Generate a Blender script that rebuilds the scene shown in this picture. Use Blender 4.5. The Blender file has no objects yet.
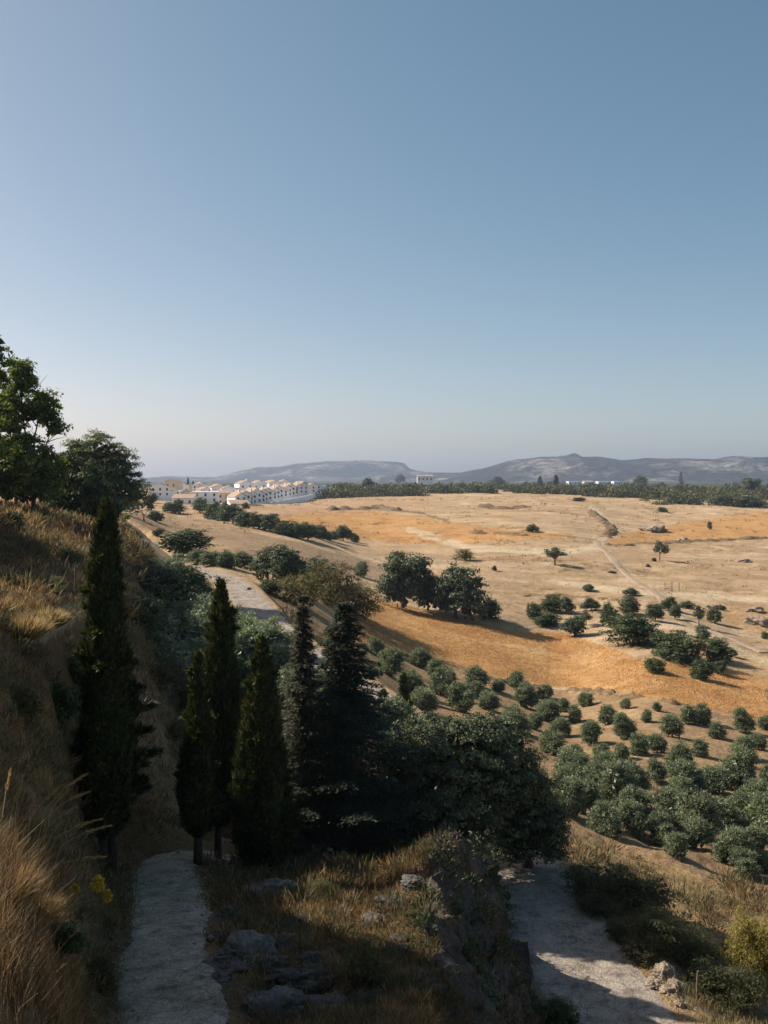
import bpy, math, random
import numpy as np
from mathutils import Vector, Matrix

R = math.radians
rng = np.random.default_rng(7)
random.seed(7)
S = bpy.context.scene
COL = S.collection

# ------------------------------------------------------------------ camera, sky, sun, exposure
FPX, CX, HZ = 1000.0, 384.0, 470.0            # focal length and horizon, in pixels of a 768 x 1024 frame
cam_d = bpy.data.cameras.new('camera')
cam = bpy.data.objects.new('camera', cam_d); COL.objects.link(cam)
cam_d.sensor_fit = 'VERTICAL'; cam_d.sensor_height = 24.0
cam_d.lens = 24.0 * FPX / 1024.0
cam_d.shift_y = -(512.0 - HZ) / 1024.0
cam.location = (0, 0, 0); cam.rotation_euler = (R(90), 0, 0)
cam_d.clip_start = 0.1; cam_d.clip_end = 30000
S.camera = cam

SUN_EL, SUN_AHEAD = 38.0, 20.0                # degrees; sun stands to the left and a little ahead
sd = Vector((-math.cos(R(SUN_AHEAD)) * math.cos(R(SUN_EL)), math.sin(R(SUN_AHEAD)) * math.cos(R(SUN_EL)), math.sin(R(SUN_EL))))
sun_d = bpy.data.lights.new('sun', 'SUN'); sun = bpy.data.objects.new('sun', sun_d); COL.objects.link(sun)
sun_d.energy = 4.1; sun_d.angle = R(0.55); sun_d.color = (1.0, 0.89, 0.75)
sun.rotation_euler = sd.to_track_quat('Z', 'Y').to_euler()
sun.location = (-40, 20, 40)

W = bpy.data.worlds.new('World'); S.world = W; W.use_nodes = True
wn, wl = W.node_tree.nodes, W.node_tree.links
wn.clear()
sky = wn.new('ShaderNodeTexSky'); sky.sky_type = 'NISHITA'; sky.sun_disc = False
sky.sun_elevation = R(SUN_EL); sky.sun_rotation = math.atan2(sd.x, sd.y)
sky.altitude = 0; sky.air_density = 0.6; sky.dust_density = 1.2; sky.ozone_density = 1.0
# colour response: one curve per channel
sp = wn.new('ShaderNodeSeparateColor'); cb = wn.new('ShaderNodeCombineColor'); wl.new(sky.outputs[0], sp.inputs[0])
for k_, (pw, gn) in enumerate(((1.100, 1.477), (0.860, 1.073), (0.800, 0.925))):
    a_ = wn.new('ShaderNodeMath'); a_.operation = 'MULTIPLY'; a_.inputs[1].default_value = 0.1; wl.new(sp.outputs[k_], a_.inputs[0])
    b_ = wn.new('ShaderNodeMath'); b_.operation = 'POWER'; b_.inputs[1].default_value = pw; wl.new(a_.outputs[0], b_.inputs[0])
    c_ = wn.new('ShaderNodeMath'); c_.operation = 'MULTIPLY'; c_.inputs[1].default_value = gn * 10; wl.new(b_.outputs[0], c_.inputs[0])
    wl.new(c_.outputs[0], cb.inputs[k_])
bgn = wn.new('ShaderNodeBackground'); bgn.inputs['Strength'].default_value = 0.062
wo = wn.new('ShaderNodeOutputWorld')
wl.new(cb.outputs[0], bgn.inputs['Color']); wl.new(bgn.outputs[0], wo.inputs['Surface'])

S.view_settings.view_transform = 'Standard'; S.view_settings.look = 'None'
S.view_settings.exposure = 0.88; S.view_settings.gamma = 1.0; S.view_settings.use_curve_mapping = False
S.render.engine = 'CYCLES'
S.cycles.use_denoising = True
S.cycles.max_bounces = 5; S.cycles.diffuse_bounces = 3; S.cycles.glossy_bounces = 2
S.cycles.transmission_bounces = 4; S.cycles.volume_bounces = 0; S.cycles.transparent_max_bounces = 6
S.cycles.caustics_reflective = False; S.cycles.caustics_refractive = False
S.cycles.sample_clamp_indirect = 4.0

# ------------------------------------------------------------------ small numpy tools
_tab = np.random.default_rng(3).random((256, 256))
def vnoise(x, y, s=0):
    x = np.asarray(x, float) + s * 17.31; y = np.asarray(y, float) + s * 9.77
    xi = np.floor(x).astype(int); yi = np.floor(y).astype(int)
    fx = x - xi; fy = y - yi
    fx = fx * fx * (3 - 2 * fx); fy = fy * fy * (3 - 2 * fy)
    a = _tab[xi & 255, yi & 255]; b = _tab[(xi + 1) & 255, yi & 255]
    c = _tab[xi & 255, (yi + 1) & 255]; d = _tab[(xi + 1) & 255, (yi + 1) & 255]
    return (a * (1 - fx) + b * fx) * (1 - fy) + (c * (1 - fx) + d * fx) * fy
def fbm(x, y, s=0, o=4, g=0.5):
    t = 0; a = 1.0; n = 0
    for k in range(o):
        t = t + a * (vnoise(x * 2 ** k, y * 2 ** k, s + k) - 0.5); n += a; a *= g
    return t / n * 2            # about -1 .. 1
def smooth(a, b, t):
    t = np.clip((t - a) / (b - a), 0, 1); return t * t * (3 - 2 * t)
def inpoly(px, py, poly):
    c = np.zeros(px.shape, bool); n = len(poly)
    for i in range(n):
        x1, y1 = poly[i]; x2, y2 = poly[(i + 1) % n]
        if y1 == y2: continue
        k = ((y1 > py) != (y2 > py)) & (px < (x2 - x1) * (py - y1) / (y2 - y1) + x1)
        c ^= k
    return c
def polydist(px, py, line):
    d = np.full(px.shape, 1e9)
    for (x1, y1), (x2, y2) in zip(line[:-1], line[1:]):
        vx, vy = x2 - x1, y2 - y1
        t = np.clip(((px - x1) * vx + (py - y1) * vy) / (vx * vx + vy * vy), 0, 1)
        d = np.minimum(d, np.hypot(px - x1 - t * vx, py - y1 - t * vy))
    return d

# ------------------------------------------------------------------ mesh and object tools
def link(name, data, parent=None):
    o = bpy.data.objects.new(name, data); COL.objects.link(o)
    if parent is not None: o.parent = parent
    return o
def tag(o, label, cat, group=None):
    o['label'] = label; o['category'] = cat
    if group: o['group'] = group
    return o
def thing(name, loc, label, cat, group=None, rz=0, sc=1.0):
    o = link(name, None); o.location = loc; o.rotation_euler = (0, 0, rz)
    o.scale = (sc, sc, sc) if not hasattr(sc, '__len__') else sc
    o.empty_display_size = 0.3
    return tag(o, label, cat, group)
def np_mesh(name, V, F, mat, tint=None, smooth_=False):
    """V (n,3), F (m,k) all faces with k corners."""
    V = np.ascontiguousarray(V, np.float32); F = np.ascontiguousarray(F, np.int32)
    me = bpy.data.meshes.new(name)
    me.vertices.add(len(V)); me.vertices.foreach_set('co', V.ravel())
    m, k = F.shape
    me.loops.add(m * k); me.loops.foreach_set('vertex_index', F.ravel())
    me.polygons.add(m); me.polygons.foreach_set('loop_start', np.arange(0, m * k, k, dtype=np.int32))
    if smooth_: me.polygons.foreach_set('use_smooth', np.ones(m, bool))
    if tint is not None:
        at = me.attributes.new('tint', 'FLOAT_COLOR', 'POINT')
        c = np.ones((len(V), 4), np.float32); c[:, :3] = tint
        at.data.foreach_set('color', c.ravel())
    me.update(calc_edges=True); me.validate()
    if mat: me.materials.append(mat)
    return me
def unit(a):
    return a / np.maximum(np.linalg.norm(a, axis=-1, keepdims=True), 1e-9)
def leaf_mesh(name, P, D, L, Wd, mat, tint, r=None, bend=0.0, nrm=None):
    """diamond leaves: base point P, axis D, length L, width Wd; optional nrm = preferred face normal."""
    r = r or rng
    n = len(P); D = unit(D)
    q = r.normal(size=(n, 3)) if nrm is None else nrm + r.normal(size=(n, 3)) * 0.25
    side = unit(np.cross(D, q))
    L = np.broadcast_to(np.asarray(L, float), (n,))[:, None]; Wd = np.broadcast_to(np.asarray(Wd, float), (n,))[:, None]
    up = np.cross(side, D)
    V = np.stack([P, P + D * L * .45 + side * Wd * .5 + up * L * bend, P + D * L, P + D * L * .45 - side * Wd * .5 + up * L * bend], 1).reshape(-1, 3)
    F = np.arange(n * 4).reshape(-1, 4)
    return np_mesh(name, V, F, mat, np.repeat(tint, 4, 0))
class MB:
    """collects tubes, boxes and the like into one mesh"""
    def __init__(s): s.v = []; s.f = []
    def tube(s, pts, rad, n=7, cap=True):
        pts = [Vector(p) for p in pts]; b = len(s.v)
        for i, p in enumerate(pts):
            d = (pts[min(i + 1, len(pts) - 1)] - pts[max(i - 1, 0)]).normalized()
            a = d.orthogonal().normalized() if abs(d.z) < .98 else Vector((1, 0, 0))
            if abs(d.z) < .98: a = d.cross(Vector((0, 0, 1))).normalized()
            c = d.cross(a)
            for k in range(n):
                t = 2 * math.pi * k / n
                s.v.append(tuple(p + (a * math.cos(t) + c * math.sin(t)) * rad[i]))
        for i in range(len(pts) - 1):
            for k in range(n):
                k2 = (k + 1) % n
                s.f.append((b + i * n + k, b + i * n + k2, b + (i + 1) * n + k2, b + (i + 1) * n + k))
        if cap:
            s.f.append(tuple(b + k for k in range(n))[::-1]); e = b + (len(pts) - 1) * n
            s.f.append(tuple(e + k for k in range(n)))
    def box(s, x0, x1, y0, y1, z0, z1):
        b = len(s.v)
        for z in (z0, z1):
            s.v += [(x0, y0, z), (x1, y0, z), (x1, y1, z), (x0, y1, z)]
        s.f += [tuple(b + i for i in q) for q in ((3, 2, 1, 0), (4, 5, 6, 7), (0, 1, 5, 4), (1, 2, 6, 5), (2, 3, 7, 6), (3, 0, 4, 7))]
    def poly(s, pts, faces):
        b = len(s.v); s.v += [tuple(p) for p in pts]; s.f += [tuple(b + i for i in q) for q in faces]
    def mesh(s, name, mat, smooth_=False):
        me = bpy.data.meshes.new(name); me.from_pydata(s.v, [], s.f); me.update()
        if smooth_: me.polygons.foreach_set('use_smooth', np.ones(len(me.polygons), bool))
        if mat: me.materials.append(mat)
        return me
    def build(s, name, mat, parent=None, smooth_=False):
        return link(name, s.mesh(name, mat, smooth_), parent)

# ------------------------------------------------------------------ materials
def new_mat(name):
    m = bpy.data.materials.new(name); m.use_nodes = True
    n, l = m.node_tree.nodes, m.node_tree.links
    b = n['Principled BSDF']; b.inputs['Specular IOR Level'].default_value = 0.2
    return m, n, l, b
def noise_node(n, l, scale, detail=4, vec=None, rough=0.6):
    t = n.new('ShaderNodeTexNoise'); t.inputs['Scale'].default_value = scale
    t.inputs['Detail'].default_value = detail; t.inputs['Roughness'].default_value = rough
    if vec: l.new(vec, t.inputs['Vector'])
    return t
def ramp(n, l, src, stops):
    r = n.new('ShaderNodeValToRGB'); e = r.color_ramp.elements
    while len(e) < len(stops): e.new(0.5)
    for k, (p, c) in enumerate(stops):
        e[k].position = p; e[k].color = (*c, 1) if hasattr(c, '__len__') else (c, c, c, 1)
    l.new(src, r.inputs[0]); return r
def mul(n, l, a, b, fac=1.0, mode='MULTIPLY'):
    m = n.new('ShaderNodeMix'); m.data_type = 'RGBA'; m.blend_type = mode; m.inputs[0].default_value = fac
    l.new(a, m.inputs[6]); l.new(b, m.inputs[7]); return m.outputs[2]
def bump(n, l, h, b, strength, dist):
    u = n.new('ShaderNodeBump'); u.inputs['Strength'].default_value = strength; u.inputs['Distance'].default_value = dist
    l.new(h, u.inputs['Height']); l.new(u.outputs[0], b.inputs['Normal']); return u
def geo_pos(n):
    return n.new('ShaderNodeNewGeometry').outputs['Position']
def obj_pos(n):
    return n.new('ShaderNodeTexCoord').outputs['Object']

def leaf_mat(name, trans=0.35, tcol=(1.6, 1.5, 0.6), rough=0.55, spec=0.25):
    m, n, l, b = new_mat(name)
    at = n.new('ShaderNodeAttribute'); at.attribute_name = 'tint'
    l.new(at.outputs['Color'], b.inputs['Base Color']); b.inputs['Roughness'].default_value = rough
    b.inputs['Specular IOR Level'].default_value = spec
    if trans > 0:
        tr = n.new('ShaderNodeBsdfTranslucent')
        c = n.new('ShaderNodeMix'); c.data_type = 'RGBA'; c.blend_type = 'MULTIPLY'; c.inputs[0].default_value = 1
        l.new(at.outputs['Color'], c.inputs[6]); c.inputs[7].default_value = (*tcol, 1)
        l.new(c.outputs[2], tr.inputs['Color'])
        mx = n.new('ShaderNodeMixShader'); mx.inputs[0].default_value = trans
        l.new(b.outputs[0], mx.inputs[1]); l.new(tr.outputs[0], mx.inputs[2])
        l.new(mx.outputs[0], n['Material Output'].inputs['Surface'])
    return m
M = {}
M['leaf'] = leaf_mat('broad_leaf', 0.48)
M['needle'] = leaf_mat('needle_leaf', 0.16, (1.5, 1.5, 0.6), 0.6, 0.15)
M['olive_leaf'] = leaf_mat('olive_leaf', 0.22, (1.3, 1.4, 0.7), 0.45, 0.35)
M['straw'] = leaf_mat('dry_grass_blade', 0.35, (1.25, 1.1, 0.8), 0.6, 0.2)

def bark_mat(name, c1, c2):
    m, n, l, b = new_mat(name)
    mp = n.new('ShaderNodeMapping'); mp.inputs['Scale'].default_value = (6, 6, 1.2); l.new(obj_pos(n), mp.inputs[0])
    t = noise_node(n, l, 3.0, 6, mp.outputs[0])
    r = ramp(n, l, t.outputs[0], [(0.3, c1), (0.7, c2)])
    l.new(r.outputs[0], b.inputs['Base Color']); b.inputs['Roughness'].default_value = 0.9
    bump(n, l, t.outputs[0], b, 0.8, 0.05); return m
M['bark'] = bark_mat('bark', (0.045, 0.034, 0.026), (0.13, 0.10, 0.08))
M['grey_bark'] = bark_mat('grey_bark', (0.08, 0.07, 0.06), (0.22, 0.20, 0.17))

# ground: field and soil colours come from a vertex attribute, broken up by noise of several sizes
m, n, l, b = new_mat('ground'); M['ground'] = m
at = n.new('ShaderNodeAttribute'); at.attribute_name = 'tint'
pos = geo_pos(n)
n1 = noise_node(n, l, 0.12, 5, pos); n2 = noise_node(n, l, 0.9, 6, pos, 0.7); n3 = noise_node(n, l, 9.0, 5, pos, 0.7)
c = mul(n, l, at.outputs['Color'], ramp(n, l, n1.outputs[0], [(0.3, 0.82), (0.7, 1.14)]).outputs[0])
c = mul(n, l, c, ramp(n, l, n2.outputs[0], [(0.3, 0.70), (0.72, 1.22)]).outputs[0])
c = mul(n, l, c, ramp(n, l, n3.outputs[0], [(0.3, 0.62), (0.7, 1.28)]).outputs[0])
l.new(c, b.inputs['Base Color']); b.inputs['Roughness'].default_value = 1.0; b.inputs['Specular IOR Level'].default_value = 0.05
ad = n.new('ShaderNodeMath'); ad.operation = 'MULTIPLY_ADD'; ad.inputs[1].default_value = 4.0
l.new(n2.outputs[0], ad.inputs[0]); l.new(n3.outputs[0], ad.inputs[2])
bump(n, l, ad.outputs[0], b, 0.9, 0.14)

def gravel_mat(name, c1, c2, c3):
    m, n, l, b = new_mat(name); pos = geo_pos(n)
    a1 = noise_node(n, l, 0.7, 6, pos, 0.65); a2 = noise_node(n, l, 14.0, 5, pos, 0.7)
    v = n.new('ShaderNodeTexVoronoi'); v.inputs['Scale'].default_value = 16; l.new(pos, v.inputs['Vector'])
    r = ramp(n, l, a1.outputs[0], [(0.3, c1), (0.5, c2), (0.72, c3)])
    c = mul(n, l, r.outputs[0], ramp(n, l, a2.outputs[0], [(0.3, 0.6), (0.7, 1.25)]).outputs[0])
    c = mul(n, l, c, ramp(n, l, v.outputs['Distance'], [(0.0, 1.12), (0.6, 0.78)]).outputs[0])
    l.new(c, b.inputs['Base Color']); b.inputs['Roughness'].default_value = 0.95; b.inputs['Specular IOR Level'].default_value = 0.08
    w_ = n.new('ShaderNodeMix'); w_.data_type = 'RGBA'; w_.inputs[0].default_value = .35; l.new(pos, w_.inputs[6]); l.new(a1.outputs['Color'], w_.inputs[7])
    v2 = n.new('ShaderNodeTexVoronoi'); v2.feature = 'DISTANCE_TO_EDGE'; v2.inputs['Scale'].default_value = 2.6; l.new(w_.outputs[2], v2.inputs['Vector'])
    a3 = noise_node(n, l, 1.9, 5, pos, 0.75)
    c = mul(n, l, c, ramp(n, l, v2.outputs['Distance'], [(0.0, 0.5), (0.035, 1.0)]).outputs[0], 0.75)
    c = mul(n, l, c, ramp(n, l, a3.outputs[0], [(0.36, 0.55), (0.5, 1.0), (0.66, 1.18)]).outputs[0])
    l.new(c, b.inputs['Base Color'])
    ad = n.new('ShaderNodeMath'); ad.operation = 'ADD'; l.new(a1.outputs[0], ad.inputs[0]); l.new(a2.outputs[0], ad.inputs[1])
    bump(n, l, ad.outputs[0], b, 0.9, 0.06); return m
M['path'] = gravel_mat('path_gravel', (0.30, 0.24, 0.185), (0.47, 0.395, 0.315), (0.60, 0.515, 0.42))
M['road'] = gravel_mat('road_gravel', (0.33, 0.28, 0.23), (0.44, 0.38, 0.32), (0.52, 0.46, 0.39))
M['track'] = gravel_mat('track_dust', (0.40, 0.31, 0.215), (0.50, 0.39, 0.28), (0.56, 0.45, 0.335))

def rock_mat(name, c1, c2, c3, sc=1.0):
    m, n, l, b = new_mat(name); pos = geo_pos(n)
    a1 = noise_node(n, l, 1.6 * sc, 8, pos, 0.7); a2 = noise_node(n, l, 11 * sc, 6, pos, 0.7)
    v = n.new('ShaderNodeTexVoronoi'); v.inputs['Scale'].default_value = 3.2 * sc; v.feature = 'DISTANCE_TO_EDGE'; l.new(pos, v.inputs['Vector'])
    r = ramp(n, l, a1.outputs[0], [(0.28, c1), (0.5, c2), (0.75, c3)])
    c = mul(n, l, r.outputs[0], ramp(n, l, a2.outputs[0], [(0.3, 0.55), (0.7, 1.3)]).outputs[0])
    c = mul(n, l, c, ramp(n, l, v.outputs['Distance'], [(0.0, 0.55), (0.08, 1.0)]).outputs[0], 0.6)
    l.new(c, b.inputs['Base Color']); b.inputs['Roughness'].default_value = 0.95; b.inputs['Specular IOR Level'].default_value = 0.1
    bump(n, l, a1.outputs[0], b, 1.0, 0.25); return m
M['rock'] = rock_mat('grey_limestone', (0.075, 0.07, 0.065), (0.16, 0.15, 0.14), (0.29, 0.275, 0.25))
M['darkrock'] = rock_mat('weathered_rock', (0.05, 0.045, 0.038), (0.095, 0.088, 0.075), (0.19, 0.17, 0.15))
M['tanrock'] = rock_mat('tan_rock', (0.26, 0.20, 0.14), (0.36, 0.29, 0.22), (0.46, 0.39, 0.31))
M['bankrock'] = rock_mat('earth_bank', (0.10, 0.07, 0.04), (0.20, 0.14, 0.08), (0.34, 0.24, 0.13), 0.6)

def plain_mat(name, col, rough=0.8, var=0.2, scale=2.0):
    m, n, l, b = new_mat(name)
    t = noise_node(n, l, scale, 5, geo_pos(n))
    r = ramp(n, l, t.outputs[0], [(0.3, tuple(c * (1 - var) for c in col)), (0.7, tuple(min(1, c * (1 + var)) for c in col))])
    l.new(r.outputs[0], b.inputs['Base Color']); b.inputs['Roughness'].default_value = rough; return m
M['white'] = plain_mat('white_render', (0.83, 0.85, 0.87), 0.9, 0.05, 0.3)
M['cream'] = plain_mat('cream_render', (0.62, 0.54, 0.45), 0.9, 0.08, 0.3)
M['pane'] = plain_mat('window_glass', (0.05, 0.06, 0.07), 0.15, 0.3, 1.0)
M['wood'] = plain_mat('weathered_wood', (0.16, 0.12, 0.09), 0.9, 0.35, 8.0)
M['metal'] = plain_mat('dull_metal', (0.18, 0.17, 0.16), 0.6, 0.2, 8.0)
M['petal'] = plain_mat('yellow_petals', (0.72, 0.50, 0.06), 0.7, 0.25, 60.0)
M['stem'] = plain_mat('pale_stem', (0.42, 0.36, 0.18), 0.8, 0.2, 20.0)
m, n, l, b = new_mat('roof_tiles'); M['tile'] = m
pos = geo_pos(n); t = noise_node(n, l, 0.6, 6, pos, 0.7)
r = ramp(n, l, t.outputs[0], [(0.3, (0.33, 0.23, 0.16)), (0.7, (0.50, 0.37, 0.27))])
wv = n.new('ShaderNodeTexWave'); wv.inputs['Scale'].default_value = 2.5; wv.bands_direction = 'Y'; l.new(obj_pos(n), wv.inputs[0])
c = mul(n, l, r.outputs[0], ramp(n, l, wv.outputs[0], [(0, 0.75), (1, 1.1)]).outputs[0])
l.new(c, b.inputs['Base Color']); b.inputs['Roughness'].default_value = 0.9
m, n, l, b = new_mat('hillside'); M['hill'] = m
pos = geo_pos(n); t = noise_node(n, l, 0.0032, 9, pos, 0.66); t2 = noise_node(n, l, 0.02, 6, pos, 0.7)
r = ramp(n, l, t.outputs[0], [(0.40, (0.018, 0.030, 0.024)), (0.50, (0.05, 0.05, 0.04)), (0.62, (0.26, 0.235, 0.21))])
c = mul(n, l, r.outputs[0], ramp(n, l, t2.outputs[0], [(0.40, 0.25), (0.58, 1.25)]).outputs[0])
l.new(c, b.inputs['Base Color']); b.inputs['Roughness'].default_value = 1.0
bump(n, l, t2.outputs[0], b, 1.0, 30.0)

# ------------------------------------------------------------------ terrain
# profiles: for a bearing (named by its column in a 768 wide frame) the distance and the angle below the horizon
FARK = [(1400, 487), (3000, 483.5), (9000, 480)]
PROF = {  # leftmost columns: unseen hill, its height shaped to shade the bank and slope
 -1000: [(1, 1600), (2.5, 420), (5, -70), (10, -90), (20, 60), (40, 220), (100, 370), (300, 465), (600, 484), (1000, 485)],
 -400: [(1, 1900), (2.5, 1050), (5, 570), (10, 375), (15, 285), (20, 190), (26, 210), (31, 290), (37, 345), (45, 300), (60, 310), (75, 370), (100, 420), (200, 470), (600, 486), (1000, 485)],
 -280: [(1, 2000), (2.5, 1120), (5, 700), (10, 470), (15, 330), (20, 220), (24, 190), (28, 215), (31, 320), (34, 430), (38, 450), (45, 350), (58, 340), (70, 410), (100, 450), (200, 480), (600, 487), (1000, 485)],
 -150: [(1, 2100), (2.5, 1200), (5, 850), (10, 680), (15, 570), (20, 500), (25, 480), (29, 495), (37, 505), (43, 400), (50, 350), (58, 355), (68, 445), (80, 478), (100, 485), (200, 490), (600, 488), (1000, 485)],
 0: [(1, 2100), (2.5, 1150), (4, 930), (5.2, 862), (6.2, 872), (8, 890), (12, 850), (16, 790), (20, 735), (25, 668), (29, 618), (36, 592), (42, 573), (52, 545), (64, 518), (75, 510), (90, 502), (130, 497), (250, 495), (600, 489), (1000, 485)],
 50: [(1, 2200), (2.5, 1270), (4, 1030), (5.2, 905), (6.2, 920), (8, 965), (12, 925), (16, 875), (20, 830), (25, 765), (29, 690), (32, 632), (37, 606), (42, 590), (52, 562), (64, 530), (75, 519), (90, 509), (130, 500), (250, 497), (600, 490), (1000, 485)],
 90: [(1, 2200), (2.5, 1350), (5, 1100), (6, 1065), (9, 1060), (12, 1010), (16, 960), (20, 925), (25, 893), (32, 867), (35, 780), (37, 690), (39, 630), (44, 600), (55, 572), (66, 541), (76, 526), (90, 515), (130, 505), (250, 499), (600, 491), (1000, 486)],
 130: [(1, 2200), (2.5, 1400), (5, 1210), (9, 1120), (14, 1052), (18, 1000), (22, 948), (27, 892), (32, 868), (36, 842), (40, 790), (45, 730), (50, 680), (58, 635), (70, 590), (82, 560), (95, 543), (110, 535), (150, 525), (220, 512), (400, 503), (600, 497), (1000, 486)],
 175: [(1, 2200), (2.5, 1420), (5, 1230), (9, 1135), (14, 1070), (18, 1024), (20, 990), (23, 945), (27, 900), (32, 870), (35, 857), (38, 850), (42, 830), (50, 780), (60, 720), (75, 665), (90, 628), (105, 600), (115, 585), (125, 572), (140, 560), (160, 550), (200, 537), (260, 522), (350, 512), (450, 506), (600, 499), (1000, 487)],
 240: [(1, 2200), (2.5, 1420), (5, 1230), (9, 1130), (14, 1062), (17, 1032), (20, 985), (24, 935), (28, 903), (32, 883), (36, 868), (40, 852), (46, 815), (55, 765), (70, 705), (85, 660), (100, 628), (112, 610), (120, 596), (130, 583), (145, 570), (165, 558), (200, 543), (260, 527), (350, 514), (450, 507), (600, 500), (1000, 487)],
 300: [(1, 2200), (2.5, 1420), (5, 1230), (9, 1130), (14, 1060), (17, 1030), (20, 985), (24, 930), (28, 898), (32, 882), (36, 876), (40, 868), (44, 845), (50, 805), (60, 755), (75, 700), (90, 661), (100, 645), (112, 625), (125, 610), (140, 590), (160, 575), (200, 558), (260, 538), (350, 522), (450, 511), (550, 505), (700, 500), (1000, 487)],
 370: [(1, 2200), (2.5, 1420), (5, 1230), (9, 1130), (14, 1060), (17, 1025), (20, 985), (24, 938), (28, 903), (32, 885), (36, 872), (38, 868), (42, 852), (50, 812), (60, 758), (72, 712), (85, 690), (100, 672), (115, 658), (135, 640), (160, 618), (200, 590), (260, 560), (350, 532), (450, 514), (550, 504), (700, 497), (1000, 488)],
 425: [(1, 2200), (2.5, 1420), (5, 1230), (9, 1130), (14, 1060), (17, 1022), (20, 978), (23, 928), (26, 892), (28, 874), (30, 858), (33, 868), (36, 893), (40, 880), (46, 840), (54, 788), (62, 750), (75, 733), (90, 718), (110, 700), (130, 675), (160, 635), (200, 600), (260, 560), (350, 530), (450, 514), (550, 504), (700, 496), (1000, 488)],
 455: [(1, 2200), (2.5, 1420), (5, 1230), (9, 1140), (14, 1080), (17, 1052), (20, 1022), (23, 990), (26, 950), (28, 908), (30, 854), (31, 846), (33, 858), (36, 893), (40, 885), (46, 841), (54, 788), (62, 752), (75, 739), (90, 726), (110, 706), (130, 683), (160, 642), (200, 601), (260, 560), (350, 530), (450, 514), (550, 504), (700, 496), (1000, 488)],
 490: [(1, 2200), (2.5, 1420), (5, 1235), (9, 1155), (14, 1105), (20, 1075), (24, 1030), (27, 990), (30, 940), (32, 903), (34, 897), (36, 908), (40, 891), (46, 844), (54, 791), (62, 757), (75, 746), (90, 733), (110, 711), (130, 689), (160, 647), (200, 603), (260, 560), (350, 529), (450, 513), (550, 503), (700, 496), (1000, 488)],
 515: [(1, 2200), (2.5, 1430), (5, 1240), (9, 1160), (14, 1110), (20, 1090), (25, 1050), (28, 1020), (31, 990), (34, 965), (37, 932), (40, 898), (46, 850), (54, 805), (62, 777), (75, 760), (90, 745), (110, 721), (130, 698), (160, 654), (200, 607), (260, 562), (350, 529), (450, 513), (550, 503), (700, 496), (1000, 488)],
 560: [(1, 2200), (2.5, 1440), (5, 1260), (9, 1180), (14, 1130), (20, 1110), (25, 1085), (30, 1035), (34, 978), (37, 938), (40, 905), (46, 862), (52, 840), (60, 817), (75, 790), (90, 765), (110, 735), (130, 710), (155, 672), (165, 655), (200, 612), (260, 565), (350, 530), (450, 513), (550, 503), (700, 496), (1000, 489)],
 650: [(1, 2200), (2.5, 1460), (5, 1290), (9, 1200), (14, 1150), (20, 1120), (26, 1090), (31, 1030), (36, 958), (40, 924), (46, 892), (52, 868), (64, 832), (85, 772), (108, 722), (126, 693), (152, 653), (210, 601), (290, 560), (400, 530), (560, 510), (800, 495), (1000, 490)],
 768: [(1, 2200), (2.5, 1480), (5, 1310), (9, 1220), (14, 1170), (20, 1135), (26, 1095), (31, 1050), (36, 1000), (42, 945), (50, 903), (57, 878), (66, 850), (85, 788), (108, 738), (126, 708), (152, 670), (210, 611), (290, 565), (400, 533), (560, 512), (800, 497), (1000, 490)],
 1000: [(1, 2200), (2.5, 1480), (5, 1330), (9, 1240), (14, 1190), (20, 1150), (31, 1050), (42, 950), (57, 885), (85, 800), (126, 715), (210, 615), (400, 534), (800, 497), (1000, 490)],
 1700: [(1, 2200), (2.5, 1480), (5, 1330), (9, 1240), (14, 1190), (20, 1150), (31, 1050), (42, 950), (57, 885), (85, 800), (126, 715), (210, 615), (400, 534), (800, 497), (1000, 490)],
}
LPX = np.arange(-1000, 1701, 10.0); LLN = np.linspace(0, math.log(9000), 300)
pk = sorted(PROF)
cols = np.array([np.interp(LLN, [math.log(a) for a, _ in PROF[k] + FARK], [q for _, q in PROF[k] + FARK]) for k in pk])
LAT = np.array([[np.interp(p, pk, cols[:, j]) for j in range(len(LLN))] for p in LPX])
def gblur(a, sig, axis):
    r_ = int(3 * sig) + 1; k = np.exp(-0.5 * (np.arange(-r_, r_ + 1) / sig) ** 2); k /= k.sum()
    pad = [(0, 0), (0, 0)]; pad[axis] = (r_, r_)
    return np.apply_along_axis(lambda v: np.convolve(v, k, 'valid'), axis, np.pad(a, pad, mode='edge'))
LAT = gblur(gblur(LAT, 1.3, 0), 1.0, 1)
def base_z(x, y):
    yc = np.maximum(y, 1.2)
    px = np.clip(CX + FPX * x / yc, -1000, 1700)
    i = np.clip((px - LPX[0]) / 10.0, 0, len(LPX) - 1.001); j = np.clip(np.log(yc) / LLN[1], 0, len(LLN) - 1.001)
    i0 = i.astype(int); j0 = j.astype(int); fi = i - i0; fj = j - j0
    p = (LAT[i0, j0] * (1 - fi) + LAT[i0 + 1, j0] * fi) * (1 - fj) + (LAT[i0, j0 + 1] * (1 - fi) + LAT[i0 + 1, j0 + 1] * fi) * fj
    return -(p - HZ) / FPX * yc
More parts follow.
